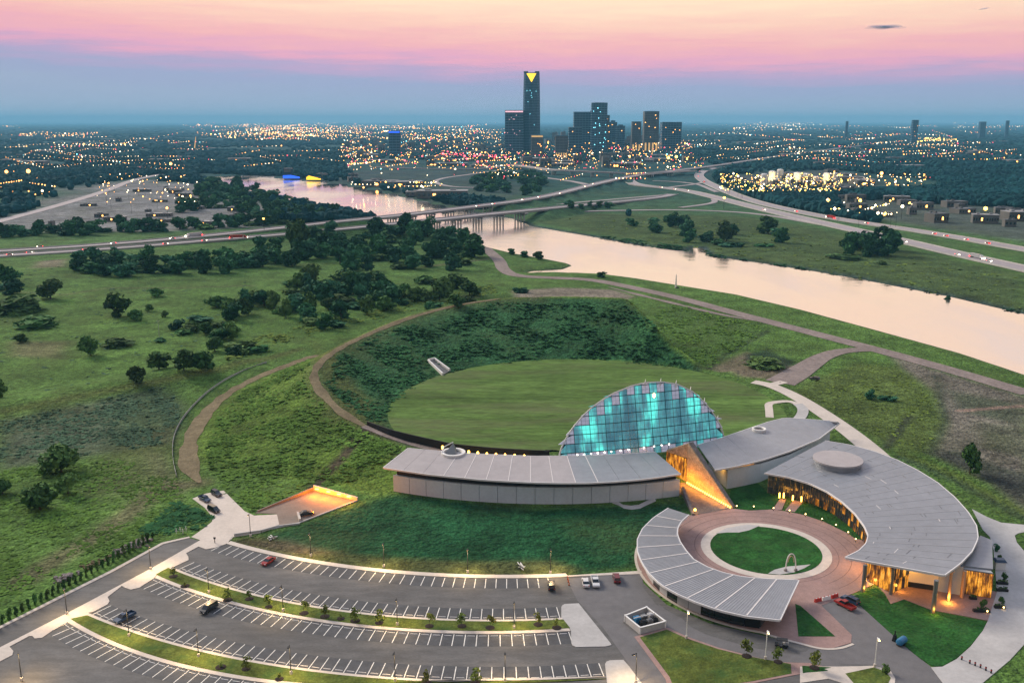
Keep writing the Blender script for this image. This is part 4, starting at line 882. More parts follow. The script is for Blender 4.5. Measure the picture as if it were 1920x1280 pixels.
# drum on the roof
dx, dy = G(1571, 861, 10.4); depth = dy * cP + (HC - 10.4) * sP; rd = 45 / F * depth
b = MB(); N = 40; b.prism([(dx + rd * .93 * math.cos(2 * math.pi * i / N), dy + rd * .93 * math.sin(2 * math.pi * i / N)) for i in range(N)], 8.2, 10.2); b.build('drum', 'roof_blue', cres)
b = MB(); b.prism([(dx + rd * math.cos(2 * math.pi * i / N), dy + rd * math.sin(2 * math.pi * i / N)) for i in range(N)], 10.2, 10.75); b.build('drum_roof', 'roof', cres)
# glazed end under the overhang
e1, e2, e3, e4, e5 = P((1628, 1090), (1671, 1113), (1702, 1100), (1757, 1108), (1800, 1116))
def glazed(p, q, n, h, m_, parent, rows=2, z0=.2, th=.15, name='pane'):
    p, q = Vector(p), Vector(q); d = (q - p).normalized(); s = Vector((-d.y, d.x)) * th
    s = s if s.y > 0 else -s
    for i in range(n):
        for r_ in range(rows):
            a_, c_ = p.lerp(q, (i + .06) / n), p.lerp(q, (i + .94) / n); hh = (h - z0) / rows; b = MB()
            b.prism([a_, c_, c_ + s, a_ + s], z0 + r_ * hh + .05, z0 + (r_ + 1) * hh - .05); b.build(name, m_ if isinstance(m_, str) else m_[(i + r_) % len(m_)], parent)
    b = MB(); b.prism([p + s * 1.3, q + s * 1.3, q + s * 2, p + s * 2], 0, h); b.build('frame', 'black', parent)
glazed(e1, e2, 7, 7.2, 'amber_glass', cres, 2); glazed(e2, e3, 5, 7.2, ['amber_glass', 'dim_glass'], cres, 2)
b = MB(); b.prism([e3, e4, (e4[0], e4[1] + .5), (e3[0], e3[1] + .5)], 1.6, 8.2); b.build('end_wall', 'white', cres)
b = MB(); b.prism([e3, e4, (e4[0], e4[1] + .45), (e3[0], e3[1] + .45)], 0, 1.59); b.build('plinth', 'dark', cres)
b = MB(); b.prism([e4, e5, (e5[0], e5[1] + .5), (e4[0] + .02, e4[1] + .5)], 0, 8.0); b.build('end_wall', 'wall', cres)
for p, r_, h_, mm_ in ((G(1618, 1109), .55, 7.7, 'steel'), (G(1749, 1149), .55, 9.0, 'steel'), (G(1778, 1127), .4, 8.3, 'copper'), (G(1803, 1120), .5, 7.6, 'copper'), (G(1670, 1114.5), .4, 7.5, 'steel')):
    b = MB(); b.tube(p + (0,), p + (h_,), r_, n=12); b.build('column', mm_, cres)
for p, e_ in (((1636, 1096), 500), ((1778, 1131), 750), ((1752, 1153), 260), ((1622, 1112), 240), ((1690, 1110), 200)):
    light('POINT', G(*p) + (1.3,), e_, AMBER, cres, .4)
light('AREA', G(1700, 1105) + (6.9,), 350, AMBER, cres, 5, (0, 0, 0), sy=2)
# annex
an = thing('annex', 'small grey roofed annex with an amber lit glass front beside the crescent roof', 'annex', G(1835, 1090) + (0,))
ar = [G(*p, 7.4) for p in [(1808, 1060), (1862, 1066), (1860, 1012), (1838, 1003)]]
b = MB(); b.prism(ar, 7.0, 7.4); b.build('roof', 'roof_blue', an)
ap_ = P((1801, 1113), (1858, 1122)); glazed(ap_[0], ap_[1], 6, 6.8, 'amber_glass', an, 3)
b = MB(); b.prism([(ap_[0][0], ap_[0][1] + .5), (ap_[1][0], ap_[1][1] + .5), (ap_[1][0] + 2, ap_[1][1] + 22), (ap_[0][0] + 8, ap_[0][1] + 24)], 0, 6.95); b.build('wall', 'panel_grey', an)
# ---- curved pavilion
pav = thing('curved_pavilion', 'low curved pavilion with a fan of ribbed grey roof panels in front of the plaza', 'pavilion', (52, 228, 0))
Po = [G(*p, 4.4) for p in [(1254, 952), (1226, 970), (1206, 990), (1196, 1010), (1196, 1032), (1204, 1053), (1218, 1074), (1240, 1095), (1270, 1112), (1306, 1128), (1350, 1143), (1400, 1154), (1462, 1161)]]
Pi = [G(*p, 4.7) for p in [(1291, 964), (1278, 975), (1270, 988), (1269, 1001), (1275, 1016), (1286, 1032), (1300, 1048), (1325, 1062), (1355, 1073), (1392, 1081), (1440, 1085), (1497, 1087)]]
Po2, Pi2 = roof_between(pav, Po, Pi, 11, 4.4, 4.7, ['roof_mid'], sw=.34, rise=.1, sub=3)
rb = MB(); q1, q2 = npts(Po, 110), npts(Pi, 110)
for i in range(110):
    if i % 10 == 0: continue
    p, q = q1[i], q2[i]; d = (q - p).normalized(); s = Vector((-d.y, d.x)) * .035; p = p + d * .3; q = q - d * .3
    rb.prism([p - s, p + s, q + s, q - s], [4.405, 4.405, 4.695, 4.695], [4.47, 4.47, 4.76, 4.76])
rb.build('roof_rib', 'panel_grey', pav)
b = MB(); p, q = Vector(Po[-1]), Vector(Pi[-1]); b.prism([p, q, q + Vector((.3, 0)), p + Vector((.3, 0))], [4.0, 4.3, 4.3, 4.0], [4.45, 4.75, 4.75, 4.45]); b.build('fascia', 'trim', pav)
wo2 = inset(Po2, Pi2, .12); wi2 = inset(Pi2, Po2, .2); M_ = len(wo2); wo2, wi2 = wo2[4:M_ - 2], wi2[4:M_ - 2]
b = MB(); b.prism([p.lerp(q, .05) for p, q in zip(wo2, wi2)] + [p.lerp(q, .05) for p, q in zip(wi2, wo2)][::-1], 0, 3.98); b.build('core', 'soffit', pav)
seg = npts([tuple(p) for p in wo2], 18)
for i in range(18):
    p, q = seg[i].lerp(seg[i + 1], .02), seg[i].lerp(seg[i + 1], .98); d = (seg[i + 1] - seg[i]).normalized(); s = Vector((d.y, -d.x)); c_ = (wi2[len(wi2) // 2] - p); s = s if s.dot(c_) > 0 else -s
    nm, mm_ = ('window', 'glass_dark') if i in (9, 11, 14, 15, 16) else ('door', 'black') if i == 17 else ('wall_panel', 'panel_grey')
    if i < 3: nm, mm_ = 'wall_panel', 'brick_dark'
    b = MB(); b.prism([p, q, q + s * .3, p + s * .3], .05, 3.8); b.build(nm, mm_, pav)
sheet('driveway', P((1528, 1129), (1606, 1114), (1700, 1212), (1790, 1300), (1560, 1300), (1540, 1262), (1470, 1240), (1470, 1200), (1540, 1200), (1598, 1208)), .024, .2, 'asphalt_pale')

# ================================================================== lamps
post = MB(); post.tube((0, 0, 0), (0, 0, 7.2), .11, .075, 8); pole_me = post.mesh('pole', 'dark')
post_w = MB(); post_w.tube((0, 0, 0), (0, 0, 7.3), .12, .09, 8); pole_w = post_w.mesh('pole', 'white')
bs = MB(); bs.tube((0, 0, 0), (0, 0, .7), .32, .3, 12); base_me = bs.mesh('footing', 'concrete')
ar_ = MB(); ar_.box((0, -.45, 7.2), (.12, .9, .1)); ar_.box((0, -1.0, 7.22), (.42, .75, .14)); arm_me = ar_.mesh('arm', 'dark')
ar2 = MB(); ar2.box((0, -.3, 7.3), (.14, .7, .1)); ar2.box((0, -.65, 7.32), (.45, .6, .14)); arm_w = ar2.mesh('arm', 'white')
ln = MB(); ln.box((0, -1.0, 7.13), (.34, .6, .05)); lens_me = ln.mesh('lens', 'lamp_warm')
SPOTL = bpy.data.lights.new('lamp_light', 'SPOT'); SPOTL.energy = 3600; SPOTL.color = (1, .66, .30); SPOTL.spot_size = R(140); SPOTL.spot_blend = .9; SPOTL.shadow_soft_size = .25
def lamp_post(px, py, label, rz=0, white=False, group='black lamp posts of the car park', z=.15, e=1.0):
    x, y = G(px, py, 0); t_ = thing('lamp_post', label, 'lamp post', (x, y, z), rz, group)
    place('pole', pole_w if white else pole_me, t_); place('footing', base_me, t_); place('arm', arm_w if white else arm_me, t_)
    place('lens', lens_me, t_)
    l = SPOTL if e == 1 else None
    if e:
        if e != 1: l = SPOTL.copy(); l.energy = SPOTL.energy * e
        o = bpy.data.objects.new('lamp_light', l); COL.objects.link(o); o.parent = t_; o.location = (0, -1.0, 6.9)
    return t_
nth = ['first', 'second', 'third', 'fourth', 'fifth', 'sixth', 'seventh', 'eighth', 'ninth', 'tenth', 'eleventh', 'twelfth', 'thirteenth', 'fourteenth']
for i, (x, y) in enumerate([(583, 1043), (720, 1063), (877, 1074), (1032, 1075)]): lamp_post(x, y, f'black lamp post on the lawn above the first row of bays, {nth[i]} from the left', 0, e=1.3)
for i, (x, y) in enumerate([(392, 1112), (531, 1146), (745, 1172), (964, 1178)]): lamp_post(x, y, f'black lamp post on the upper planted island, {nth[i]} from the left', 0)
for i, (x, y) in enumerate([(242, 1193), (372.5, 1231), (546, 1264), (741, 1277), (947, 1277)]): lamp_post(x, y, f'black lamp post on the lower planted island, {nth[i]} from the left', 0)
for i, (x, y) in enumerate([(41, 1276), (126, 1152), (283, 1068)]): lamp_post(x, y, f'black lamp post on the strip beside the access road, {nth[i]} from the left', .5)
lamp_post(470, 1006, 'slim black lamp post at the south edge of the concrete pad', 0, e=0)
lamp_post(1192, 1280, 'black lamp post on the lower pale end slab by the service road', -.9)
for (x, y), w in (((1287, 1197), 'on the grass corner beside the fenced equipment yard'), ((1435, 1236), 'across the driveway from the golf cart'), ((1640, 1250), 'at the corner of the grass plot by the right-hand drive')): lamp_post(x, y, f'white lamp post {w}', 0, True, 'white lamp posts by the driveway', e=0)
# bollard lamps round the plaza
for i, (x, y) in enumerate([(1381, 953.5), (1413, 954.5), (1450, 957.5), (1480, 962), (1510, 969), (1541, 978), (1567, 989), (1590, 1003), (1604, 1016)]):
    X, Y = G(x, y); t_ = thing('bollard_lamp', f'small glowing bollard on the plaza rim, {nth[i]} from the stone entrance', 'bollard lamp', (X, Y, .1), 0, 'bollard lamps round the plaza')
    b = MB(); b.tube((0, 0, 0), (0, 0, .8), .1, n=8); b.build('post', 'dark', t_, world=False); b = MB(); b.ball((0, 0, .95), .2); b.build('globe', 'lamp_warm', t_, world=False)
for i, (x, y, w) in enumerate([(1461, 936, 'left of the left path'), (1469, 936, 'right of the left path'), (1486, 941, 'left of the right path'), (1502, 943, 'right of the right path')]):
    X, Y = G(x, y); t_ = thing('door_lamp', f'tall amber column lamp {w} to the crescent doors', 'lamp', (X, Y, .1), 0, 'amber column lamps at the crescent doors')
    b = MB(); b.tube((0, 0, 0), (0, 0, .5), .16, n=8); b.build('base', 'dark', t_, world=False); b = MB(); b.tube((0, 0, .5), (0, 0, 2.2), .22, n=8); b.build('shade', 'lamp_amber', t_, world=False)
    light('POINT', (X, Y - .8, 1.5), 60, AMBER, t_)

# ================================================================== trees and plants
def crown_mesh(name, m_, seed, n=520, lobes=9, leaf=.10, flat=1.0, low=.0):
    """unit crown (about 1 high, 1 wide): many leaf clumps spread through uneven lobes"""
    g = np.random.default_rng(seed); b = MB(); C = []
    for i in range(lobes):
        a = g.uniform(0, 6.28); r = g.uniform(.05, .30); z = g.uniform(low + .13, .84); k = 1 - abs(z - .5) * .9
        C.append((r * k * math.cos(a) * 1.15, r * k * math.sin(a) * 1.15, z * flat, g.uniform(.15, .27)))
    for i in range(n):
        cx, cy, cz, cr_ = C[g.integers(lobes)]; d = g.normal(size=3); d /= np.linalg.norm(d); rr = cr_ * g.uniform(.55, 1.12) ** .7
        p = np.array([cx, cy, cz]) + d * rr * np.array([1, 1, .85]); nrm = d + g.normal(size=3) * .55; nrm /= np.linalg.norm(nrm)
        t1 = np.cross(nrm, [.3, .5, .8]); t1 /= np.linalg.norm(t1); t2 = np.cross(nrm, t1); s = leaf * g.uniform(.55, 1.25); a = g.uniform(0, 6.28)
        u1 = (t1 * math.cos(a) + t2 * math.sin(a)) * s; u2 = (t2 * math.cos(a) - t1 * math.sin(a)) * s * g.uniform(.5, .9)
        b.add([p - u1, p - u2 * .9 + nrm * s * .2, p + u1, p + u2], [(0, 1, 2, 3)])
    return b.mesh(name, m_)
def trunk_mesh(name, seed, h=.5):
    g = np.random.default_rng(seed); b = MB(); b.tube((0, 0, -.02), (.01, 0, h * .5), .032, .024, 6); b.tube((.01, 0, h * .5), (.0, .01, h * 1.1), .024, .012, 6)
    for i in range(4):
        a = g.uniform(0, 6.28); b.tube((.01, 0, h * (.4 + .12 * i)), (.2 * math.cos(a), .2 * math.sin(a), h * (.8 + .16 * i)), .013, .005, 4)
    return b.mesh(name, 'bark')
crowns = [crown_mesh('crown', 'leaf', s, 620) for s in range(4)] + [crown_mesh('crown', 'leaf_blue', s + 10, 620) for s in range(4)]
shrubs = [crown_mesh('crown', 'leaf', 30 + s, 420, 10, .12, .62, -.1) for s in range(3)] + [crown_mesh('crown', 'leaf_blue', 40, 420, 10, .12, .62, -.1)]
lights_ = [crown_mesh('crown', 'leaf_light', 50 + s, 170, 7, .10, 1.0, .2) for s in range(3)]
cols_ = [crown_mesh('crown', 'leaf', 60 + s, 300, 12, .13, 1.0, -.02) for s in range(2)]
trunks = [trunk_mesh('trunk', s) for s in range(3)]
def tree(name, label, cat, loc, h, w, crown, group=None, rz=None, trunk=True):
    t_ = thing(name, label, cat, loc, random.uniform(0, 6.28) if rz is None else rz, group)
    if trunk: place('trunk', random.choice(trunks), t_, sc=(w, w, h))
    place('crown', crown, t_, sc=(w, w, h)); return t_
def px_h(p, hpx):
    d = p.y * cP - (p.z - HC) * sP; return hpx / F * d
TREE_AT = []
def tree_px(px, py, hpx, wpx, label, crowns_=None, name='tree', cat='tree', group=None, trunk=True):
    p = GT(px, py); TREE_AT.append(p); return tree(name, label, cat, p - Vector((0, 0, .1)), px_h(p, hpx) * 1.05, px_h(p, wpx) * 1.25, random.choice(crowns_ or crowns), group, None, trunk)
# trees of the left-hand field one could point to
for px, py, h, w, l in [(170, 666, 40, 32, 'lone upright tree standing in the middle of the left field'), (257, 715, 33, 28, 'dense round tree on the near edge of the left field, just above the ridge'), (298, 692, 36, 40, 'bushy tree left of the broad pair above the path ridge'),
    (345, 694, 42, 40, 'left tree of the broad pair above the curved path'), (378, 692, 38, 38, 'right tree of the broad pair above the curved path'), (216, 594, 42, 44, 'tall two-crowned tree alone in the upper left field'), (255, 601, 24, 22, 'small round tree right of the two-crowned tree'),
    (280, 583, 14, 14, 'smallest sapling in the upper left field'), (310, 594, 13, 12, 'tiny round bush tree beside the small field pole'), (38, 641, 17, 22, 'round dark bush tree at the left edge of the field'), (95, 560, 38, 44, 'dark tree beside the far field track at the left'), (292, 556, 17, 26, 'low dark tree by the far field track'),
    (75, 870, 60, 55, 'dark bushy tree on the near left slope, upper of the cluster') , (115, 885, 55, 60, 'large dense tree on the near left slope'), (128, 925, 42, 40, 'light green tree below the large dense one on the near left slope'), (75, 955, 52, 50, 'rounded dark tree lowest on the near left slope'),
    (3, 745, 32, 24, 'dark tree cut by the left edge of the view'), (5, 925, 30, 30, 'dark shrubby tree at the far left of the near slope')]:
    if px == 75 and py == 870: continue
    tree_px(px, py, h, w, l, crowns[:4])
for px, py, h, w, l in [(75, 612, 26, 80, 'wide low thicket alone in the left field'), (218, 648, 20, 56, 'long low bush right of the lone upright tree'), (300, 640, 10, 26, 'flat dark bush near the middle of the left field'), (30, 585, 40, 90, 'big dark thicket at the left edge of the upper field')]:
    tree_px(px, py, h, w, l, shrubs, 'bush', 'bush', None, False)
# groves: polygons of the photograph, filled with single trees
def grove(poly, n, h, w, label, group, cr_=None, bush=.2, seed=1, mind=.55):
    g = random.Random(seed); xs_ = [p[0] for p in poly]; ys_ = [p[1] for p in poly]; got = []; tries = 0
    pa = [(p[0], p[1]) for p in poly]
    while len(got) < n and tries < n * 60:
        tries += 1; x, y = g.uniform(min(xs_), max(xs_)), g.uniform(min(ys_), max(ys_))
        if float(sdf(np.array([x]), np.array([y]), pa)[0]) > 0: continue
        hh = g.uniform(*h)
        if any(abs(x - a) < w * mind and abs(y - c) < w * mind * .4 for a, c in got): continue
        got.append((x, y)); b_ = g.random() < bush; random.seed(int(x * 31 + y * 17))
        k = g.uniform(.75, 1.25)
        if b_: tree_px(x, y, hh * .55, w * k * 1.25, label.replace('tree', 'bush', 1), shrubs, 'bush', 'bush', group + ', bushes', False)
        else: tree_px(x, y, hh, w * k, label, cr_, 'tree', 'tree', group)
grove([(480, 470), (560, 440), (640, 432), (760, 436), (850, 444), (895, 470), (850, 505), (700, 510), (560, 506), (480, 500)], 54, (22, 40), 32, 'dark tree in the dense wood below the highway', 'trees of the dense wood below the highway', crowns[4:], .12, 3)
grove([(490, 575), (560, 530), (640, 520), (740, 525), (840, 530), (905, 545), (850, 580), (740, 585), (680, 605), (600, 620), (540, 600)], 60, (24, 40), 32, 'bushy tree in the thicket behind the grass bank', 'trees of the thicket behind the bank', crowns, .45, 5)
grove([(320, 625), (370, 590), (440, 560), (475, 560), (480, 580), (430, 615), (500, 640), (480, 665), (400, 670), (395, 645)], 24, (20, 36), 32, 'dark tree in the straggling thicket of the field', 'trees of the straggling thicket', crowns, .5, 6)
grove([(125, 505), (180, 490), (300, 492), (420, 488), (490, 478), (490, 505), (400, 515), (280, 512), (180, 525)], 30, (22, 38), 34, 'dark tree in the belt south of the highway', 'trees of the belt south of the highway', crowns[4:], .15, 8)
grove([(0, 520), (60, 535), (0, 560)], 4, (24, 36), 34, 'dark tree in the clump at the upper left edge', 'trees of the clump at the upper left', crowns[4:], .1, 9)
grove([(0, 445), (200, 440), (420, 428), (560, 418), (640, 408), (560, 412), (300, 432), (60, 436)], 44, (18, 30), 26, 'dark tree in the row north of the highway', 'trees of the row north of the highway', crowns[4:], .2, 11)
grove([(330, 400), (400, 345), (480, 362), (560, 392), (640, 405), (580, 418), (500, 412), (420, 395)], 60, (14, 26), 24, 'dark tree in the wood on the far left bank', 'trees of the wood on the far left bank', crowns[4:], .1, 12)
grove([(1558, 470), (1600, 465), (1690, 470), (1690, 478), (1600, 482)], 8, (30, 46), 34, 'tall dark tree in the clump by the right highway', 'trees of the clump by the right highway', crowns[4:], .0, 13)
grove([(1140, 415), (1250, 412), (1320, 440), (1480, 440), (1460, 462), (1330, 465), (1230, 440)], 18, (12, 34), 26, 'dark tree scattered on the far bank meadow', 'trees scattered on the far bank', crowns[4:], .35, 14)
grove([(1060, 385), (1150, 388), (1150, 394), (1060, 392)], 9, (8, 14), 13, 'small dark tree in the row beside the interchange ramp', 'trees of the row by the ramp', crowns[4:], .1, 15)
grove([(885, 340), (1000, 330), (1030, 345), (1000, 368), (900, 362)], 26, (12, 20), 22, 'dark tree in the wood inside the loop ramp', 'trees of the wood inside the loop', crowns[4:], .0, 16)
for px, py, h, w, l in [(888, 482, 42, 42, 'big dark tree on the bank where the river road turns'), (960, 477, 12, 14, 'leftmost of the three small trees on the river spit'), (983, 482, 12, 16, 'middle of the three small trees on the river spit'), (1008, 486, 16, 20, 'rightmost and biggest of the three small trees on the river spit'),
    (1128, 520, 11, 16, 'dark rounded bush on the near river bank'), (1818, 888, 62, 34, 'tall dark tree standing alone on the bare earth at the right'), (1632, 748, 20, 20, 'small dark tree on the green mound at the right'), (1776, 566, 14, 13, 'small tree at the water edge of the far bank at the right'), (1362, 452, 38, 34, 'largest dark tree on the far bank'), (1440, 437, 34, 36, 'dark tree just below the ramp on the far bank'), (560, 470, 62, 36, 'tallest tree, rising over the highway left of the bridges')]:
    tree_px(px, py, h, w, l, crowns)
for px, py, h, w, l in [(1665, 750, 13, 34, 'low dark bush right of the small tree on the green mound'), (1435, 688, 24, 70, 'dark scrubby bush on the bare ground beside the gravel road'), (1655, 496, 10, 20, 'small round bush on the far bank meadow'), (975, 548, 14, 30, 'dark bush on the end of the bank by the river road'), (1590, 485, 14, 60, 'low thicket on the far bank meadow')]:
    tree_px(px, py, h, w, l, shrubs, 'bush', 'bush', None, False)
# young trees on the islands, each in a ring of mulch
mring = MB(); mring.ball((0, 0, .02), (1.15, 1.15, .13), 14, 4); ring_me = mring.mesh('mulch_ring', 'mulch')
def young(px, py, h, label, group, crown=True):
    p = G(px, py, .19); t_ = thing('young_tree' , label, 'young tree', p + (.19,), random.uniform(0, 6), group)
    place('mulch_ring', ring_me, t_, sc=random.uniform(.85, 1.1)); 
    place('trunk', trunks[0], t_, sc=(1.6, 1.6, h)); place('crown', random.choice(lights_), t_, sc=(h * .85, h * .85, h))
for i, (x, y, h) in enumerate([(325, 1080, 2.6), (347, 1098, 1.2), (427, 1124, 3.2), (467.5, 1122, 2.2), (504, 1137, 3.4), (570, 1149, 3.6), (609, 1155, 3), (639, 1159, 1.2), (666, 1163, 3.6), (711, 1167, 3.8), (805, 1173, 3.7), (866, 1173, 3.6), (919, 1176, 3.5), (1009, 1170, 3.2), (1044, 1176, 2.4)]):
    random.seed(i); w = nth[i] if i < 14 else 'last'
    young(x, y, h, f'thin young tree in a dark mulch ring on the upper island, {w} from the left', 'young trees on the upper island')
for i, (x, y, h) in enumerate([(414, 1250, 1.2), (461.5, 1253, 3.2), (524, 1272, 1.4), (800, 1280, 3.2), (891, 1278, 3.6)]):
    random.seed(i + 40); young(x, y, h, f'thin young tree in a mulch ring on the lower island, {nth[i]} from the left', 'young trees on the lower island')
for (x, y, h), w in (((1400, 1229, 4.2), 'by the white post on the large grass plot'), ((1459, 1240, 3.8), 'at the tip of the large grass plot'), ((1527, 1251, 4.2), 'on the small grass triangle')): random.seed(int(x)); young(x, y, h, f'slender dark leaved young tree {w}', 'young trees by the driveway')
tree_px(1659, 1262, 18, 14, 'dark pointed evergreen shrub beside the right drive', cols_, 'evergreen_shrub', 'shrub')
# columnar evergreens along the access road
a_, c_ = Vector(G(-8, 1176)), Vector(G(286, 1012))
for i in range(29):
    f_ = i / 28; p = a_.lerp(c_, f_); off = 2.0 * math.sin(f_ * 9) * .15; random.seed(i)
    tree('columnar_evergreen', 'dark narrow evergreen in the row along the access road', 'evergreen', (p.x, p.y + off, 0), random.uniform(2.3, 3.3), random.uniform(1.0, 1.35), random.choice(cols_), 'evergreens in the row along the access road')
def rocks(name, px0, px1, n, spread, size, m_, label, seed):
    g = np.random.default_rng(seed); b = MB(); A0, A1 = Vector(G(*px0)), Vector(G(*px1))
    for i in range(n):
        p = A0.lerp(A1, g.random()); p = p + Vector(g.normal(size=2)) * spread; s = size * g.uniform(.5, 1.3); q = g.normal(size=3) * .15
        b.ball((p.x, p.y, TZ(p.x, p.y) + s * .4), (s, s * (.8 + q[0]), s * (.7 + q[1])), 5, 3)
    return tag(b.build(name, m_), kind='stuff')
rocks('boulders', (222, 1036), (272, 1012), 90, 1.2, .6, 'rock', '', 1); rocks('boulders', (108, 1088), (140, 1076), 45, .9, .6, 'rock', '', 2); rocks('dry_scrub', (160, 1065), (220, 1040), 80, .9, .45, 'dirt', '', 3)
# rough grass and scrub clumps on the banks and in the fields
def scrub_field(name, poly, n, size, m_, seed, hmul=.26, ok=None):
    n = int(n * .62); size *= .74
    g = np.random.default_rng(seed); W_ = np.array([tuple(GT(*p)[:2]) for p in poly]); lo, hi = W_.min(0), W_.max(0); P_ = np.empty((0, 2))
    while len(P_) < n:
        q = g.uniform(lo, hi, size=(n * 2, 2)); q = q[sdf(q[:, 0], q[:, 1], [tuple(w) for w in W_]) < 0]
        cl = np.sin(q[:, 0] * .21 + 1.3 * np.sin(q[:, 1] * .13)) + np.sin(q[:, 1] * .17 + 2 * np.sin(q[:, 0] * .09)); q = q[cl + g.normal(size=len(q)) * .9 > 0]
        if ok is not None: q = q[ok(q[:, 0], q[:, 1])]
        P_ = np.concatenate([P_, q])
    P_ = P_[:n]; Z = T(P_[:, 0], P_[:, 1]); S_ = size * g.uniform(.45, 1.3, n); k = 4
    V = []; Fc = []
    for j in range(k):
        a = g.uniform(0, 6.28, n); t = g.uniform(.6, 1.3, n); dx_, dy_ = np.cos(a), np.sin(a); cx = P_[:, 0] + g.normal(size=n) * S_ * .3; cy = P_[:, 1] + g.normal(size=n) * S_ * .3
        quad = np.stack([np.stack([cx - dy_ * S_ * .6, cy + dx_ * S_ * .6, Z - .05], 1), np.stack([cx + dy_ * S_ * .6, cy - dx_ * S_ * .6, Z - .05], 1),
                         np.stack([cx + dy_ * S_ * .45 + dx_ * S_ * t, cy - dx_ * S_ * .45 + dy_ * S_ * t, Z + S_ * hmul * g.uniform(.6, 1.2, n)], 1), np.stack([cx - dy_ * S_ * .4 + dx_ * S_ * t, cy + dx_ * S_ * .4 + dy_ * S_ * t, Z + S_ * hmul * g.uniform(.6, 1.2, n)], 1)], 1)
        V.append(quad.reshape(-1, 3))
    V = np.concatenate(V); b = MB(); b.v = V.tolist(); b.f = np.arange(len(V)).reshape(-1, 4).tolist(); b.m = [0] * len(b.f); return tag(b.build(name, m_), kind='stuff')
def clear(X, Y):
    d = np.full(X.shape, 1e9)
    for o in TRACKS: d = np.minimum(d, seg_dist(X, Y, o[0]) - o[1])
    return d > .8
TRACKS = [([GT(*p)[:2] for p in ((690, 802), (640, 773), (598, 730), (588, 710), (602, 677), (645, 648), (710, 618), (820, 580), (940, 560))], 3.2), ([GT(*p)[:2] for p in ((375, 905), (355, 880), (352, 850), (372, 795), (430, 735), (540, 685), (650, 645))], 6)]
mat('scrub_dark', (.032, .112, .04), 1, spec=.1, noise=((.03, .4), (.25, .4))); mat('scrub_blue', (.07, .13, .075), 1, spec=.1, noise=((.03, .4), (.25, .4))); mat('scrub_yellow', (.13, .19, .036), 1, spec=.1, noise=((.05, .4), (.3, .4)))
scrub_field('bank_scrub', [(385, 790), (470, 715), (590, 670), (580, 710), (600, 750), (690, 812), (610, 900), (520, 935), (470, 960), (400, 910), (372, 850)], 3600, 1.5, 'scrub', 1, ok=clear)
scrub_field('bank_scrub', [(640, 655), (720, 618), (930, 566), (1165, 562), (1290, 690), (1060, 668), (900, 682), (800, 710), (735, 755), (710, 800), (660, 770), (605, 715)], 4800, 1.7, 'scrub_dark', 2, ok=clear)
scrub_field('bank_scrub', [(1170, 562), (1260, 570), (1420, 610), (1430, 625), (1330, 690)], 1300, 1.7, 'scrub', 3)
scrub_field('bank_scrub', [(690, 815), (770, 845), (725, 880), (640, 905), (600, 915)], 700, 1.3, 'scrub', 4)
scrub_field('field_scrub', [(0, 790), (150, 755), (320, 722), (340, 780), (325, 830), (120, 860), (0, 870)], 2200, 1.3, 'scrub_blue', 5)
scrub_field('field_scrub', [(0, 880), (230, 860), (330, 900), (360, 960), (330, 1000), (120, 1070), (0, 1130)], 2600, 1.1, 'scrub', 6)
scrub_field('field_scrub', [(260, 1000), (330, 940), (385, 960), (400, 975), (355, 1002)], 500, 1.5, 'scrub_dark', 7)
scrub_field('field_scrub', [(420, 680), (540, 640), (700, 600), (930, 550), (930, 530), (700, 580), (520, 620), (430, 650)], 900, 2.0, 'scrub_yellow', 8, ok=clear)
scrub_field('field_scrub', [(1490, 735), (1600, 680), (1690, 690), (1765, 760), (1745, 845), (1690, 845), (1600, 790)], 500, 1.1, 'scrub_yellow', 9)
scrub_field('field_scrub', [(0, 500), (480, 490), (480, 640), (330, 690), (0, 770)], 420, 1.5, 'scrub_blue', 10)
scrub_field('far_bank_scrub', [(1050, 410), (1400, 415), (1700, 480), (1920, 520), (1920, 580), (1500, 500), (1330, 476), (1200, 455)], 900, 2.4, 'scrub_yellow', 11)
scrub_field('far_bank_scrub', [(1100, 440), (1330, 470), (1335, 477), (1500, 500), (1920, 583), (1920, 588), (1500, 505), (1325, 482), (1200, 460)], 900, 2.4, 'scrub_dark', 12)
# silt fence beside the lower path
fl = [GT(*p) for p in [(331, 895), (324, 865), (323, 835), (328, 812), (342, 785), (365, 758), (395, 730), (440, 702), (500, 680)]]; fl = resample(smooth_line(fl), 4)
sf = thing('silt_fence', 'low grey silt fence curving along the outer side of the earth path', 'fence', fl[20])
b = MB()
for p, q in zip(fl[:-1], fl[1:]): b.prism([(p.x, p.y), (q.x, q.y), (q.x + .06, q.y + .06), (p.x + .06, p.y + .06)], [p.z, q.z, q.z, p.z], [p.z + .9, q.z + .9, q.z + .9, p.z + .9])
b.build('fabric', 'panel_grey', sf)
for p in fl[::2]: b = MB(); b.tube(p, p + Vector((0, 0, 1.15)), .06, n=5); b.build('post', 'bark', sf)

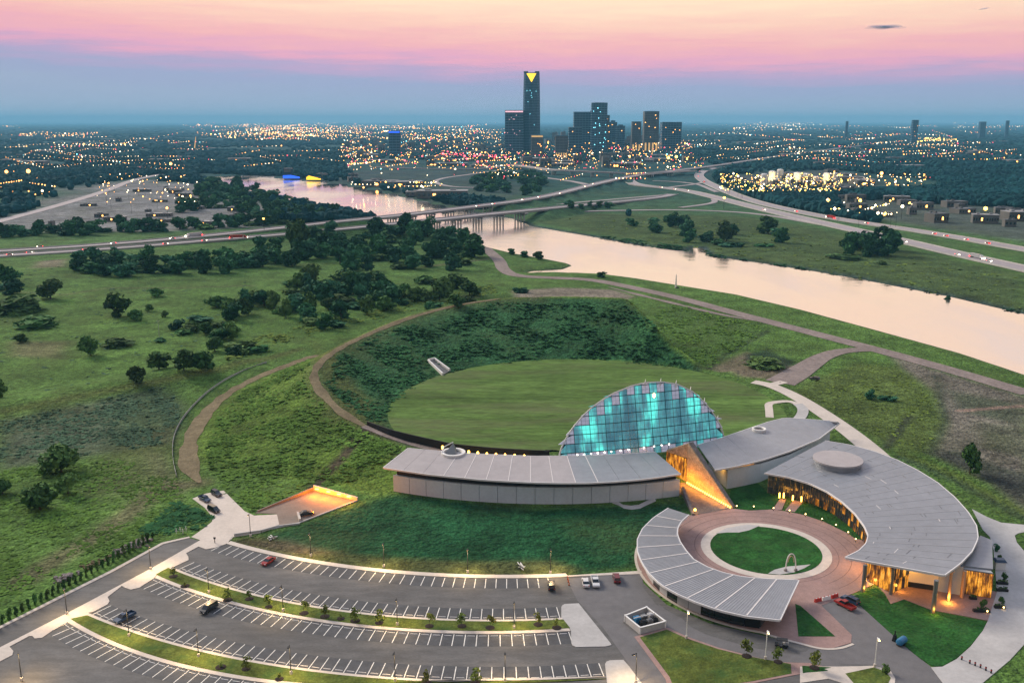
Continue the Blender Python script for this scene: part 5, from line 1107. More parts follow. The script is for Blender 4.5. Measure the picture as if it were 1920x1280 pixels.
# ================================================================== vehicles
for n_, c_ in (('car_red', (.33, .025, .02)), ('car_dark', (.02, .023, .03)), ('car_blue', (.03, .06, .12)), ('car_white', (.7, .7, .7)), ('car_tan', (.30, .24, .16)), ('car_maroon', (.16, .02, .025)), ('car_silver', (.4, .41, .43))): mat(n_, c_, .25, .1, .6)
def loft(b, prof_, half, mi=0, inset_=.0):
    """a side outline (y along the car, z) given width, its upper points drawn in by inset_"""
    n = len(prof_); zm = max(p[1] for p in prof_); zl_ = min(p[1] for p in prof_)
    w = [half - inset_ * ((p[1] - zl_) / (zm - zl_ + 1e-6)) for p in prof_]
    vs = [(-w[i], p[0], p[1]) for i, p in enumerate(prof_)] + [(w[i], p[0], p[1]) for i, p in enumerate(prof_)]
    b.add(vs, [tuple(range(n)), tuple(range(2 * n - 1, n - 1, -1))] + [(i, n + i, n + (i + 1) % n, (i + 1) % n) for i in range(n)], mi)
wh = MB(); wh.tube((-.11, 0, 0), (.11, 0, 0), .34, n=12); wheel_me = wh.mesh('wheel', 'rubber'); hb = MB(); hb.tube((-.125, 0, 0), (.125, 0, 0), .19, n=8); hub_me = hb.mesh('rim', 'steel')
VEH = {
 'sedan': dict(L=4.7, body=[(-2.35, .35), (-2.33, .8), (-2.1, .93), (-1.15, .98), (1.0, .98), (2.0, .88), (2.33, .7), (2.35, .35)], cab=[(-1.75, .97), (-1.05, 1.42), (.35, 1.42), (1.15, .97)], roof=[(-1.08, 1.415), (-1.0, 1.47), (.3, 1.47), (.38, 1.415)]),
 'suv': dict(L=4.9, body=[(-2.4, .4), (-2.4, .95), (-2.3, 1.08), (1.1, 1.08), (2.15, .98), (2.4, .8), (2.42, .4)], cab=[(-2.32, 1.07), (-2.1, 1.66), (.4, 1.66), (1.15, 1.07)], roof=[(-2.12, 1.655), (-2.05, 1.74), (.33, 1.74), (.42, 1.655)]),
 'van': dict(L=5.1, body=[(-2.5, .4), (-2.5, 1.1), (-2.4, 1.15), (1.5, 1.15), (2.3, .98), (2.5, .8), (2.52, .4)], cab=[(-2.45, 1.14), (-2.35, 1.85), (.9, 1.85), (1.7, 1.14)], roof=[(-2.37, 1.845), (-2.3, 1.93), (.82, 1.93), (.92, 1.845)]),
 'pickup': dict(L=5.6, body=[(-2.8, .5), (-2.8, 1.12), (-.95, 1.12), (-.94, .72), (-.6, .72), (-.59, 1.12), (1.5, 1.12), (2.5, 1.05), (2.78, .9), (2.8, .5)], cab=[(-.6, 1.1), (-.5, 1.75), (.75, 1.75), (1.45, 1.1)], roof=[(-.52, 1.745), (-.45, 1.82), (.68, 1.82), (.78, 1.745)]),
}
def vehicle(name, label, cat, loc, rz, typ, paint, group=None, lights_on=False, light_side=0, roofpaint=None, sc=1):
    V_ = VEH[typ]; t_ = thing(name, label, cat, loc, rz, group)
    key = typ + paint
    if key not in CARS:
        b = MB(); 
        if typ == 'pickup':
            loft(b, [(-2.8, .5), (-2.8, .75), (1.5, .75), (2.8, .75), (2.8, .5)], .95); loft(b, [(-.62, .75), (-.6, 1.12), (1.5, 1.12), (2.5, 1.05), (2.78, .9), (2.8, .75)], .95, 0, .06)
            for s in (-1, 1): b.box((s * .9, -1.7, .95), (.1, 2.2, .42))
            b.box((0, -2.75, .95), (1.7, .1, .42))
        else: loft(b, V_['body'], .92, 0, .08)
        bm2 = b.mesh('body', paint); c = MB(); loft(c, V_['cab'], .84, 0, .16); cm = c.mesh('windows', 'glass_dark'); r_ = MB(); loft(r_, V_['roof'], .69, 0, .04); rm = r_.mesh('roof', roofpaint or paint); CARS[key] = (bm2, cm, rm)
    bm2, cm, rm = CARS[key]
    place('body', bm2, t_); place('windows', cm, t_); place('roof', rm, t_)
    L = V_['L']
    for y in (-L * .3, L * .31):
        for s in (-1, 1): w = place('wheel', wheel_me, t_, (s * .82, y, .34)); place('rim', hub_me, w)
    for s in (-1, 1):
        place('headlight', HL[lights_on], t_, (s * .62, L / 2 - .04, .72)); place('taillight', TL[lights_on], t_, (s * .66, -L / 2 + .03, .82))
    if sc != 1: t_.scale = (sc,) * 3
    return t_
CARS = {}
h_ = MB(); h_.box((0, 0, 0), (.34, .12, .16)); h3 = MB(); h3.box((0, .05, 0), (.62, .3, .42)); HL = {False: h_.mesh('headlight', 'seam'), True: h3.mesh('headlight', 'headlight')}; h2 = MB(); h2.box((0, 0, 0), (.3, .1, .2)); h4 = MB(); h4.box((0, -.05, 0), (.6, .3, .42)); TL = {False: h2.mesh('taillight', 'barrier_red'), True: h4.mesh('taillight', 'taillight')}
def car(px, py, typ, paint, label, cat, rz, z=.06, name='parked_car', group='cars parked around the museum', **kw):
    x, y = G(px, py, z); return vehicle(name, label, cat, (x, y, z), rz, typ, paint, group, **kw)
def radial(px, py, c, flip=0): x, y = G(px, py); return math.atan2(y - c[1], x - c[0]) - math.pi / 2 + flip
car(503, 1055, 'sedan', 'car_red', 'red sedan alone in the first row of bays', 'car', radial(503, 1055, C1, math.pi) + math.pi)
car(1034, 1101, 'suv', 'car_dark', 'black car at the right end of the first row of bays', 'car', 0)
car(1098, 1095, 'sedan', 'car_white', 'white sedan beside the white pickup on the service road', 'car', .02)
car(1116, 1094, 'pickup', 'car_white', 'white pickup between the white sedan and the maroon car', 'pickup', .03 + math.pi)
car(1156, 1087, 'suv', 'car_maroon', 'dark maroon car parked on the service road', 'car', 0)
car(392, 1144, 'van', 'car_dark', 'black van with a tan roof in the third row of bays', 'van', radial(392, 1144, CB), roofpaint='car_tan')
car(234, 1161, 'pickup', 'car_blue', 'dark blue pickup in the fourth row of bays', 'pickup', radial(234, 1161, CC))
car(406, 928, 'suv', 'car_dark', 'dark blue car at the far corner of the concrete pad', 'car', -2.36, .14)
car(384, 938, 'pickup', 'car_blue', 'navy pickup in the middle of the three vehicles on the pad', 'pickup', -2.36, .14)
car(401, 958, 'van', 'car_dark', 'black van with a white roof nearest on the concrete pad', 'van', -2.3, .14, roofpaint='white')
car(574, 965, 'sedan', 'car_dark', 'dark sedan inside the amber lit dock', 'car', -1.2, .14)
car(1527, 712, 'suv', 'car_dark', 'dark utility vehicle on the gravel by the river road', 'car', .9, TZ(*GT(1527, 712)[:2]) + .25)
car(1584, 1137, 'pickup', 'car_red', 'red pickup parked by the barriers at the drive end', 'pickup', .55)
car(1594, 1128, 'suv', 'car_blue', 'dark blue car behind the red pickup', 'car', .6)
# golf cart
gx, gy = G(1465, 1212); gc = thing('golf_cart', 'black covered golf cart on the driveway kerb before the pavilion', 'golf cart', (gx, gy, .06), 1.35)
b = MB(); loft(b, [(-1.5, .3), (-1.5, .75), (-.3, .8), (-.1, .5), (.7, .5), (.9, .85), (1.5, .7), (1.55, .3)], .65); b.build('body', 'car_dark', gc, world=False)
b = MB(); b.box((0, -.1, 1.92), (1.35, 2.5, .09)); b.build('canopy', 'dark', gc, world=False)
for s in (-1, 1):
    for y in (-1.2, .85): b = MB(); b.tube((s * .6, y, .7), (s * .6, y, 1.9), .035, n=6); b.build('post', 'steel', gc, world=False)
for y in (-.55, -1.3): b = MB(); b.box((0, y, .95), (1.15, .5, .16)); b.box((0, y - .25, 1.2), (1.15, .1, .5)); b.build('seat', 'panel_grey', gc, world=False)
for y in (-1.0, 1.05):
    for s in (-1, 1): place('wheel', wheel_me, gc, (s * .58, y, .26), sc=(.8, .75, .75))
# highway traffic
truck_t = MB(); truck_t.box((0, -2.6, 2.45), (2.5, 13.2, 2.8)); trailer = {c: truck_t.mesh('trailer', c) for c in ('car_white', 'car_red', 'car_silver')}
cabm = MB(); loft(cabm, [(4.6, .7), (4.6, 3.2), (5.2, 3.5), (6.6, 3.3), (7.0, 2.0), (8.3, 1.75), (8.5, .7)], 1.2); cab_me = {c: cabm.mesh('cab', c) for c in ('car_red', 'car_dark', 'car_white')}
big = MB(); big.tube((-1.2, 0, 0), (1.2, 0, 0), .5, n=10); axle_me = big.mesh('axle_wheels', 'rubber')
def road_dir(k, x, y):
    L = ROADW[k]; best = min(range(len(L) - 1), key=lambda i: float(seg_dist(np.array([x]), np.array([y]), L[i:i + 2])[0])); return math.atan2(L[best + 1][1] - L[best][1], L[best + 1][0] - L[best][0]) - math.pi / 2
def on_road(k, px, py, kind, paint, away, label):
    z = float(seg_dist(*[np.array([v]) for v in G(px, py, 3)], ROADW[k], [p[2] for p in ROADW[k]])[1][0]) + .12
    x, y = G(px, py, z); rz = road_dir(k, x, y); toward = Vector((-math.sin(rz), math.cos(rz))).y > 0
    if away != toward: rz += math.pi
    grp = 'vehicles on the highways'
    if kind != 'truck': return vehicle('car_on_highway', label, 'car', (x, y, z), rz, kind, paint, grp, True)
    t_ = thing('truck', label, 'truck', (x, y, z), rz, grp); place('trailer', trailer[paint], t_); place('cab', cab_me['car_red' if paint == 'car_red' else 'car_white'], t_)
    for yy in (-8, -6.7, 5.2, 7.4): place('axle_wheels', axle_me, t_, (0, yy, .5))
    for s in (-1, 1): place('headlight', HL[True], t_, (s * .9, 8.5, 1.0), sc=2); place('taillight', TL[True], t_, (s * .9, -9.2, 1.0), sc=2)
traffic = [('highway', 75, 463, 'suv', 'car_tan', 0), ('highway2', 55, 474, 'sedan', 'car_white', 1), ('highway2', 18, 478, 'sedan', 'car_red', 1), ('highway2', 160, 469, 'sedan', 'car_red', 1), ('highway', 213, 457, 'sedan', 'car_white', 0), ('highway', 323, 448, 'suv', 'car_silver', 0), ('highway', 363, 443, 'truck', 'car_silver', 0),
 ('highway2', 310, 458, 'sedan', 'car_red', 1), ('highway2', 383, 452, 'sedan', 'car_maroon', 1), ('highway2', 448, 447, 'truck', 'car_red', 1), ('highway2', 587, 434, 'suv', 'car_tan', 0), ('highway', 895, 387, 'suv', 'car_white', 0), ('highway', 925, 383, 'sedan', 'car_silver', 0), ('highway2', 912, 403, 'sedan', 'car_red', 1), ('highway2', 760, 418, 'sedan', 'car_red', 1),
 ('highway', 980, 375, 'suv', 'car_white', 0), ('highway', 1010, 370, 'sedan', 'car_white', 0), ('highway', 1050, 363, 'suv', 'car_silver', 0), ('highway', 1097, 350, 'suv', 'car_white', 0), ('highway', 1112, 345, 'sedan', 'car_white', 0), ('highway3', 1433, 394, 'suv', 'car_white', 0), ('highway4', 1493, 397, 'sedan', 'car_red', 1), ('highway4', 1557, 409, 'truck', 'car_red', 1), ('highway4', 1625, 419, 'sedan', 'car_maroon', 1),
 ('highway4', 1752, 439, 'sedan', 'car_red', 1), ('highway4', 1774, 443, 'suv', 'car_red', 1), ('highway4', 1812, 450, 'sedan', 'car_maroon', 1), ('highway4', 1852, 457, 'van', 'car_red', 1), ('highway3', 1697, 454, 'suv', 'car_white', 0), ('highway3', 1795, 478, 'suv', 'car_white', 0), ('highway3', 1832, 484, 'truck', 'car_silver', 0), ('highway3', 1855, 490, 'suv', 'car_white', 0),
 ('highway4', 1311, 322, 'sedan', 'car_red', 1), ('highway4', 1309, 331, 'sedan', 'car_red', 1), ('highway4', 1320, 341, 'suv', 'car_red', 1), ('highway3', 1240, 352, 'suv', 'car_white', 0), ('highway3', 1290, 358, 'suv', 'car_white', 0), ('highway3', 1265, 355, 'sedan', 'car_white', 0)]
WHERE = {'highway': 'far carriageway', 'highway2': 'near carriageway', 'highway3': 'lower right highway', 'highway4': 'upper right highway'}
PN = {'car_tan': 'tan', 'car_white': 'white', 'car_red': 'red', 'car_silver': 'silver', 'car_maroon': 'maroon'}
cnt = {}
for k, px, py, kind, paint, aw in sorted(traffic, key=lambda q: (q[0], q[1])):
    c = (k, kind, paint); cnt[c] = cnt.get(c, 0) + 1
    same = sum(1 for q in traffic if (q[0], q[3], q[4]) == c)
    nmk = {'suv': 'sport utility car', 'truck': 'truck and trailer', 'van': 'van', 'sedan': 'sedan'}[kind]
    on_road(k, px, py, kind, paint, aw, f'{PN[paint]} {nmk} with lights on, on the {WHERE[k]}' + (f', {nth[cnt[c] - 1]} from the left' if same > 1 else ''))

# ================================================================== small things
# fenced equipment yard
ey = P((1172, 1165), (1200, 1188), (1247, 1176), (1212, 1149)); yard = thing('equipment_yard', 'white walled equipment yard with machinery at the tip of the grass plot', 'enclosure', ey[0] + (0,))
for i in range(4):
    p, q = Vector(ey[i]), Vector(ey[(i + 1) % 4]); d = (q - p).normalized(); s = Vector((-d.y, d.x)) * .15; b = MB(); p2, q2 = p + d * .2, q - d * .2
    b.prism([p2 - s, q2 - s, q2 + s, p2 + s], 0, 1.7); b.build('wall', 'concrete_grey', yard)
    b = MB(); b.prism([p2 - s * 1.4, q2 - s * 1.4, q2 + s * 1.4, p2 + s * 1.4], 1.704, 1.82); b.build('coping', 'white', yard)
    b = MB(); b.box((p.x, p.y, .95), (.42, .42, 1.9)); b.build('post', 'white', yard)
cen = sum((Vector(p) for p in ey), Vector((0, 0))) / 4; ax = (Vector(ey[2]) - Vector(ey[1])).normalized(); ay_ = Vector((-ax.y, ax.x)); rzy = math.atan2(ax.y, ax.x)
for u_, v_, d_, m__, nm in ((-1.5, .9, (1.5, 1.5, 1.7), 'blue_plastic', 'chiller'), (.5, 1.1, (1.5, 1.3, 1.6), 'steel', 'generator'), (-.9, -1.0, (1.6, 1.1, 1.5), 'dark', 'pump'), (1.0, -.9, (1.5, 1.1, 1.4), 'steel', 'condenser'), (2.3, .9, (1.2, 1.4, 1.7), 'panel_grey', 'tank'), (2.5, -.8, (1.1, 1.2, 1.5), 'dark', 'transformer')):
    p = cen + ax * u_ + ay_ * v_; b = MB(); b.box((p.x, p.y, d_[2] / 2 + .1), d_, rzy); b.box((p.x, p.y, d_[2] + .2), (d_[0] * .6, d_[1] * .6, .2), rzy); b.build(nm, m__, yard)
b = MB(); p, q = cen - ax * 3, cen + ax * 3; b.tube((p.x, p.y, 2.3), (q.x, q.y, 2.3), .12, n=6); b.build('beam', 'white', yard)
# arch sculpture
sx, sy = G(1482, 1071); sc_ = thing('arch_sculpture', 'pale copper pointed arch sculpture standing on the plaza terrace', 'sculpture', (sx, sy, .27))
for s in (-1, 1):
    b = MB(); b.path([(sx + s * 1.35 * math.cos(a) ** .8 if a < 1.57 else sx, sy, .27 + 5.0 * math.sin(a) ** .9) for a in np.linspace(0.02, 1.57, 9)], .17, 6); b.build('leg', 'seam', sc_)
    b = MB(); b.path([(sx + s * .85 * math.cos(a), sy + .1, 2.0 + 2.6 * math.sin(a)) for a in np.linspace(0.3, 1.57, 6)], .1, 6); b.build('inner_rib', 'copper', sc_)
    b = MB(); b.ball((sx + s * 1.4, sy - .1, .55), (.55, .5, .45), 6, 4); b.build('boulder', 'rock', sc_)
# water barriers across the drive
for (x0, y0), (x1, y1), c_, l in (((1527, 1129), (1540, 1126), 'barrier_red', 'left red'), ((1541, 1126), (1557, 1122.5), 'white', 'white'), ((1558, 1122), (1571, 1118), 'barrier_red', 'right red')):
    p, q = Vector(G(x0, y0)), Vector(G(x1, y1)); d = q - p; t_ = thing('road_barrier', f'{l} plastic barrier across the end of the drive', 'barrier', ((p + q) / 2).to_tuple() + (.06,), math.atan2(d.y, d.x), 'plastic barriers across the drive')
    b = MB(); L = d.length * .47; b.add([(-L, -.3, 0), (L, -.3, 0), (L, .3, 0), (-L, .3, 0), (-L, -.12, .95), (L, -.12, .95), (L, .12, .95), (-L, .12, .95)], [(4, 5, 6, 7), (0, 1, 5, 4), (1, 2, 6, 5), (2, 3, 7, 6), (3, 0, 4, 7), (3, 2, 1, 0)]); b.build('body', c_, t_, world=False)
    for s in (-.5, .5): b = MB(); b.box((L * s, 0, 1.0), (.3, .14, .12)); b.build('cap', 'white' if c_ == 'barrier_red' else 'barrier_red', t_, world=False)
# blue tank trailer with a dark pump
x, y = G(1690, 1208); t_ = thing('water_tank', 'bright blue tank on a cart with a dark pump at the drive kerb', 'tank', (x, y, .06), .7)
b = MB(); b.tube((-1.2, 0, 1.0), (1.2, 0, 1.0), .85, n=14); b.ball((-1.2, 0, 1.0), (.3, .84, .84), 10, 6); b.ball((1.2, 0, 1.0), (.3, .84, .84), 10, 6); b.build('tank', 'blue_plastic', t_, world=False)
b = MB(); b.box((0, 0, .3), (3, 1.1, .15)); b.build('frame', 'dark', t_, world=False)
for s in (-1, 1): w = place('wheel', wheel_me, t_, (0, s * .75, .34), math.pi / 2)
b = MB(); b.box((.3, 1.9, .8), (1.1, .8, 1.5), 0, 0, .6); b.tube((.3, 1.9, 1.5), (.3, 1.9, 2.6), .16, n=8); b.build('pump', 'black', t_, world=False)
# traffic cones
for i, (x, y) in enumerate([(1064.5, 1086), (1065.5, 1091), (1067, 1097)]):
    X, Y = G(x, y); t_ = thing('traffic_cone', f'orange delineator beside the black car, {["farthest", "middle", "nearest"][i]} of three', 'traffic cone', (X, Y, .05)); b = MB(); b.box((0, 0, .04), (.45, .45, .08)); b.build('base', 'rubber', t_, world=False); b = MB(); b.tube((0, 0, .08), (0, 0, 1.05), .16, .07, 8); b.build('cone', 'orange', t_, world=False)
# cone row across the right drive
for i, (x, y) in enumerate([(1803, 1237), (1818, 1244), (1828, 1248), (1838, 1252), (1848, 1257), (1858, 1262)]):
    X, Y = G(x, y); t_ = thing('bollard', f'dark stub bollard across the pale right drive, {nth[i]} from the left', 'bollard', (X, Y, .14), 0, 'bollards across the right drive'); b = MB(); b.tube((0, 0, 0), (0, 0, .9), .2, .16, 8); b.build('post', 'dark', t_, world=False); b = MB(); b.tube((0, 0, .62), (0, 0, .78), .22, n=8); b.build('band', 'barrier_red', t_, world=False)
# planters and benches on the right drive
for i, (x, y, w, l) in enumerate([(1879, 1095, 2.8, 'uppermost dark planter'), (1879, 1108, 2.8, 'second dark planter'), (1874, 1140, 2.6, 'lamp lit dark planter'), (1840, 1147, 4.0, 'longest dark planter'), (1824, 1123, 1.8, 'small dark planter by the annex glass')]):
    X, Y = G(x, y); t_ = thing('planter', f'{l} on the pale drive by the annex', 'planter', (X, Y, .14), -.12); b = MB(); b.box((0, 0, .3), (w, .9, .6)); b.build('box', 'dark', t_, world=False); b = MB()
    g = np.random.default_rng(i)
    for k in range(26): q = g.normal(size=3) * .25; b.ball((g.uniform(-w / 2.4, w / 2.4), q[1] * .9, .75 + abs(q[2])), .16, 4, 3)
    b.build('plant', 'leaf', t_, world=False)
    if i in (2, 3): b = MB(); b.ball((w * .3, -.5, .5), .2); b.build('lamp', 'lamp_warm', t_, world=False)
X, Y = G(1873, 1066); t_ = thing('kiosk', 'small blue grey kiosk standing right of the annex', 'kiosk', (X, Y, .14), -.1); b = MB(); b.box((0, 0, 1.1), (2.6, 1.8, 2.2)); b.build('body', 'white', t_, world=False); b = MB(); b.add([(-1.6, -1.1, 2.2), (1.6, -1.1, 2.2), (1.6, 1.1, 2.5), (-1.6, 1.1, 2.5), (-1.1, -.6, 2.8), (1.1, -.6, 2.8), (1.1, .8, 2.9), (-1.1, .8, 2.9)], [(4, 5, 6, 7), (0, 1, 5, 4), (1, 2, 6, 5), (2, 3, 7, 6), (3, 0, 4, 7), (3, 2, 1, 0)]); b.build('roof', 'car_blue', t_, world=False)
for i, (x, y, h, l) in enumerate([(1868, 1033, 2.2, 'upper sapling beside the annex drive'), (1873, 1052, 2.0, 'lower sapling beside the kiosk'), (1881, 1089, 2.4, 'sapling behind the two dark planters'), (1843, 1140, 2.6, 'sapling at the longest planter'), (1877, 1132, 2.2, 'sapling behind the lamp lit planter')]):
    random.seed(i); p = G(x, y); tree('sapling', l, 'sapling', p + (.14,), h, h * .8, random.choice(crowns), 'saplings by the annex')
# stone portal stair in the berm
q = [GT(*p) for p in [(803, 678), (815, 675), (843, 696), (830, 704)]]; po = thing('stair_portal', 'pale concrete stair portal cut into the foot of the grass bank', 'stair', q[3])
for a_, c_ in ((0, 3), (1, 2)): b = MB(); p0, p1 = q[a_], q[c_]; b.prism([(p0.x - .35, p0.y), (p1.x - .35, p1.y), (p1.x + .35, p1.y), (p0.x + .35, p0.y)], [p0.z - 2, p1.z - 1, p1.z - 1, p0.z - 2], [p0.z + 1.2, p1.z + 1.3, p1.z + 1.3, p0.z + 1.2]); b.build('side_wall', 'white', po)
b = MB(); b.prism([(q[0].x, q[0].y), (q[1].x, q[1].y), (q[1].x, q[1].y + .6), (q[0].x, q[0].y + .6)], q[0].z - 1, q[0].z + 1.3); b.build('head_wall', 'white', po)
for i in range(12):
    f0, f1 = i / 12, (i + 1) / 12; a0_, b0_, a1_, b1_ = q[3].lerp(q[0], f0), q[2].lerp(q[1], f0), q[3].lerp(q[0], f1), q[2].lerp(q[1], f1); b = MB(); zz = a1_.z + .35; b.prism([a0_.xy, b0_.xy, b1_.xy, a1_.xy], zz - 1.2, zz); b.build('step', 'steel', po)
# river marker, pipes, field pole
x, y = G(1267, 541, -.5); t_ = thing('channel_marker', 'slender white marker post with a dark base at the near river edge', 'marker post', (x, y, -1)); b = MB(); b.tube((0, 0, 0), (0, 0, 11), .8, .3, 8); b.build('post', 'white', t_, world=False); b = MB(); b.box((.8, 0, .8), (4.2, 2.2, 1.9), .3, 0, .5); b.build('base', 'dark', t_, world=False)
for i, (x, y) in enumerate([(331, 1000), (338, 997), (343, 1000), (349, 996)]): p = GT(x, y); t_ = thing('pipe_bollard', f'white pipe bollard in the grass by the pad, {nth[i]} from the left', 'bollard', p, 0, 'white pipe bollards by the pad'); b = MB(); b.tube((0, 0, -.1), (0, 0, 1.6), .1, n=8); b.build('pipe', 'white', t_, world=False); b = MB(); b.tube((-.35, 0, .9), (.35, 0, .9), .07, n=6); b.build('crossbar', 'white', t_, world=False)
p = GT(299, 635); t_ = thing('field_pole', 'thin pale pole standing alone in the left field', 'pole', p); b = MB(); b.tube((0, 0, 0), (0, 0, 11), .14, .1, 6); b.build('pole', 'panel_grey', t_, world=False); b = MB(); b.box((0, 0, 10.4), (2.2, .12, .15)); b.build('crossarm', 'panel_grey', t_, world=False)
X, Y = G(403, 1018); t_ = thing('meter_post', 'dark meter post on the strip by the access road mouth', 'post', (X, Y, .16)); b = MB(); b.tube((0, 0, 0), (0, 0, 1.3), .12, n=8); b.build('post', 'dark', t_, world=False); b = MB(); b.box((0, 0, 1.5), (.6, .3, .5)); b.build('box', 'dark', t_, world=False)
for (x, y), l in (((977, 1066), 'pile of white pipe fittings on the lawn above the first row'), ((512, 1012), 'heap of white pipes on the bare earth by the ramp wall')):
    p = GT(x, y); t_ = thing('pipe_heap', l, 'pipes', p); g = np.random.default_rng(int(x))
    for k in range(9): a = g.uniform(0, 6.28); c = g.normal(size=2) * .5; b = MB(); b.tube((c[0] - math.cos(a), c[1] - math.sin(a), .15 + .12 * k), (c[0] + math.cos(a), c[1] + math.sin(a), .35 + .16 * k), .13, n=6); b.build('pipe', 'white' if k % 3 else 'dark', t_, world=False)

# ================================================================== the city
mat('tower_glass', (.010, .045, .085), .25, spec=.6); mat('tower_band', (.05, .13, .20), .5); mat('tower_stone', (.09, .085, .085), .7); mat('low_wall', (.13, .125, .12), .8, noise=((.02, .3),)); mat('low_roof', (.12, .125, .135), .8, noise=((.02, .3),)); mat('pale_roof', (.27, .27, .28), .7)
def tower(pl, pr, pt, d, label, m_='tower_glass', depth=None, plan='box', lit=30, name='office_tower', cap=0, cat='tower', seed=1, band=9.0, floodlit=None, top_lit=None, h0=None, lit_m='city_warm'):
    cx = (pl + pr) / 2; dep = d * cP + (HC - 60) * sP; x = (cx - 960) / F * dep; w = (pr - pl) / F * dep; h = h0 or zat(d, pt); dpt = depth or w * .8
    t_ = thing(name, label, cat, (x, d, 0)); g = np.random.default_rng(seed)
    def outline(s=1.0, o=0):
        a, b2 = w / 2 * s + o, dpt / 2 * s + o
        if plan == 'box': return [(-a, -b2), (a, -b2), (a, b2), (-a, b2)]
        k = .28
        return [(-a, -b2 * (1 - k)), (-a * (1 - k), -b2), (a * (1 - k), -b2), (a, -b2 * (1 - k)), (a, b2 * (1 - k)), (a * (1 - k), b2), (-a * (1 - k), b2), (-a, b2 * (1 - k))]
    b = MB(); b.prism(outline(), 0, h); b.build('body', m_, t_, world=False)
    b = MB(); z = band
    while z < h - 2: b.prism(outline(1, .5), z, z + band * .3); z += band
    nfin = max(3, int(w / 11))
    for i in range(1, nfin): b.box((-w / 2 + w * i / nfin, -dpt / 2 - .45, h / 2), (1.1, .9, h - 1))
    tag(b.build('facade_grid', 'tower_band' if m_ == 'tower_glass' else 'low_wall', t_, world=False), kind='stuff')
    b = MB()
    if cap: b.prism(outline(.55), h, h + cap)
    b.prism(outline(.98, .8), h + .01, h + 2.2); b.build('parapet', 'tower_band', t_, world=False)
    b = MB()
    for i in range(lit): xx, zz = g.uniform(-w * .44, w * .44), g.uniform(.06, .95) ** 1.3 * h; b.box((xx, -dpt / 2 - 1.1, zz), (g.uniform(1.6, 3.5), .4, 2.0))
    if lit: tag(b.build('lit_windows', lit_m, t_, world=False), kind='stuff')
    if floodlit:
        for i in range(floodlit): b = MB(); xx = -w / 2 + w * (i + .5) / floodlit; b.box((xx, -dpt / 2 - 1.0, h * .13), (w / floodlit * .45, .6, h * .26)); b.build('lit_bay', 'facade_lit', t_, world=False)
    if top_lit: b = MB(); b.box((0, -dpt / 2 - .9, h - 3), (w * .96, .8, 5)); b.build('crown_light', top_lit, t_, world=False)
    return t_, w, dpt, h
# the tallest tower, tapering, with its golden wedge
d = 3500; dep = d * cP + (HC - 120) * sP; tx = (996 - 960) / F * dep; th = zat(d, 137); hw = 16.6 / F * dep
big_t = thing('skyscraper', 'tallest tapering glass skyscraper with a golden wedge of light at its top', 'skyscraper', (tx, d, 0)); b = MB(); gb = MB(); N = 12
def dev(z): return hw * (1.0 if z < .35 else 1.0 - .10 * ((z - .35) / .65) ** 1.6)
def dplan(r): return [(r * math.cos(a) * (1.0 + .05 * math.cos(3 * a)), r * .85 * math.sin(a)) for a in [2 * math.pi * (i + .5) / N for i in range(N)]]
for k in range(20):
    q0, q1 = dplan(dev(k / 20)), dplan(dev((k + 1) / 20)); z0, z1 = th * k / 20, th * (k + 1) / 20
    b.add([p + (z0,) for p in q0] + [p + (z1,) for p in q1], [(i, (i + 1) % N, N + (i + 1) % N, N + i) for i in range(N)] + ([tuple(range(N, 2 * N))] if k == 19 else []))
b.build('body', 'tower_glass', big_t, world=False)
for k in range(1, 52): z = th * k / 52; q0 = [(x * 1.012, y * 1.012) for x, y in dplan(dev(k / 52))]; gb.prism(q0, z, z + 1.5)
tag(gb.build('floor_bands', 'tower_band', big_t, world=False), kind='stuff')
b = MB(); yb = -hw * .87; b.add([(-hw * .56, yb, th - 3), (hw * .52, yb, th - 3), (0, yb - .5, th - 33), (-hw * .56, yb + 3, th - 3), (hw * .52, yb + 3, th - 3), (0, yb + 3, th - 33)], [(0, 2, 1), (3, 4, 5), (0, 1, 4, 3), (1, 2, 5, 4), (2, 0, 3, 5)]); b.build('crown_light', 'beacon', big_t, world=False)
for s in (-1, 1): b = MB(); b.box((s * hw * .62, -hw * .5, th + 2), (hw * .5, hw * .5, 5)); b.build('crown_wing', 'tower_glass', big_t, world=False)
b = MB(); g = np.random.default_rng(4)
for i in range(9): zz = g.uniform(.05, .8); b.box((g.uniform(-.6, .6) * hw, -hw * .89, zz * th), (1.6, .5, 1.2))
tag(b.build('lit_windows', 'city_teal', big_t, world=False), kind='stuff')
tower(947, 981, 208, 3480, 'broad mid-height glass block adjoining the tallest skyscraper, roof edge lit pink', lit=14, seed=2, top_lit='rose_lit', lit_m='rose_lit')
tower(1075, 1107, 211, 3900, 'flat topped dark tower left of the paired tall towers', lit=10, seed=3)
tower(1106, 1118, 209, 3960, 'narrow dark slab tower between the flat tower and the stepped tall tower', lit=4, seed=13)
tower(1108, 1137, 194, 3760, 'second tallest dark tower with an eight sided top', plan='oct', lit=20, seed=4, cap=3, lit_m='city_teal')
tower(1133, 1142, 217, 3800, 'slim lit slab on the right side of the second tallest tower', 'tower_stone', lit=8, seed=5)
tower(1141, 1156, 230, 4100, 'low dark stepped block right of the second tallest tower', lit=3, seed=6, cap=9)
tower(1155, 1171, 237, 4050, 'small dark domed block between two downtown towers', lit=2, seed=7, plan='oct', cap=7)
tower(1184, 1201, 229, 3850, 'short floodlit stone tower left of the brown floodlit tower', 'tower_stone', lit=6, seed=8, floodlit=3)
tower(1206, 1233, 210, 3700, 'brown stone tower with floodlit lower bays', 'tower_stone', lit=8, seed=9, floodlit=4, cap=3)
tower(1239, 1275, 230, 3950, 'wide dark office block at the right end of downtown', lit=8, seed=10)
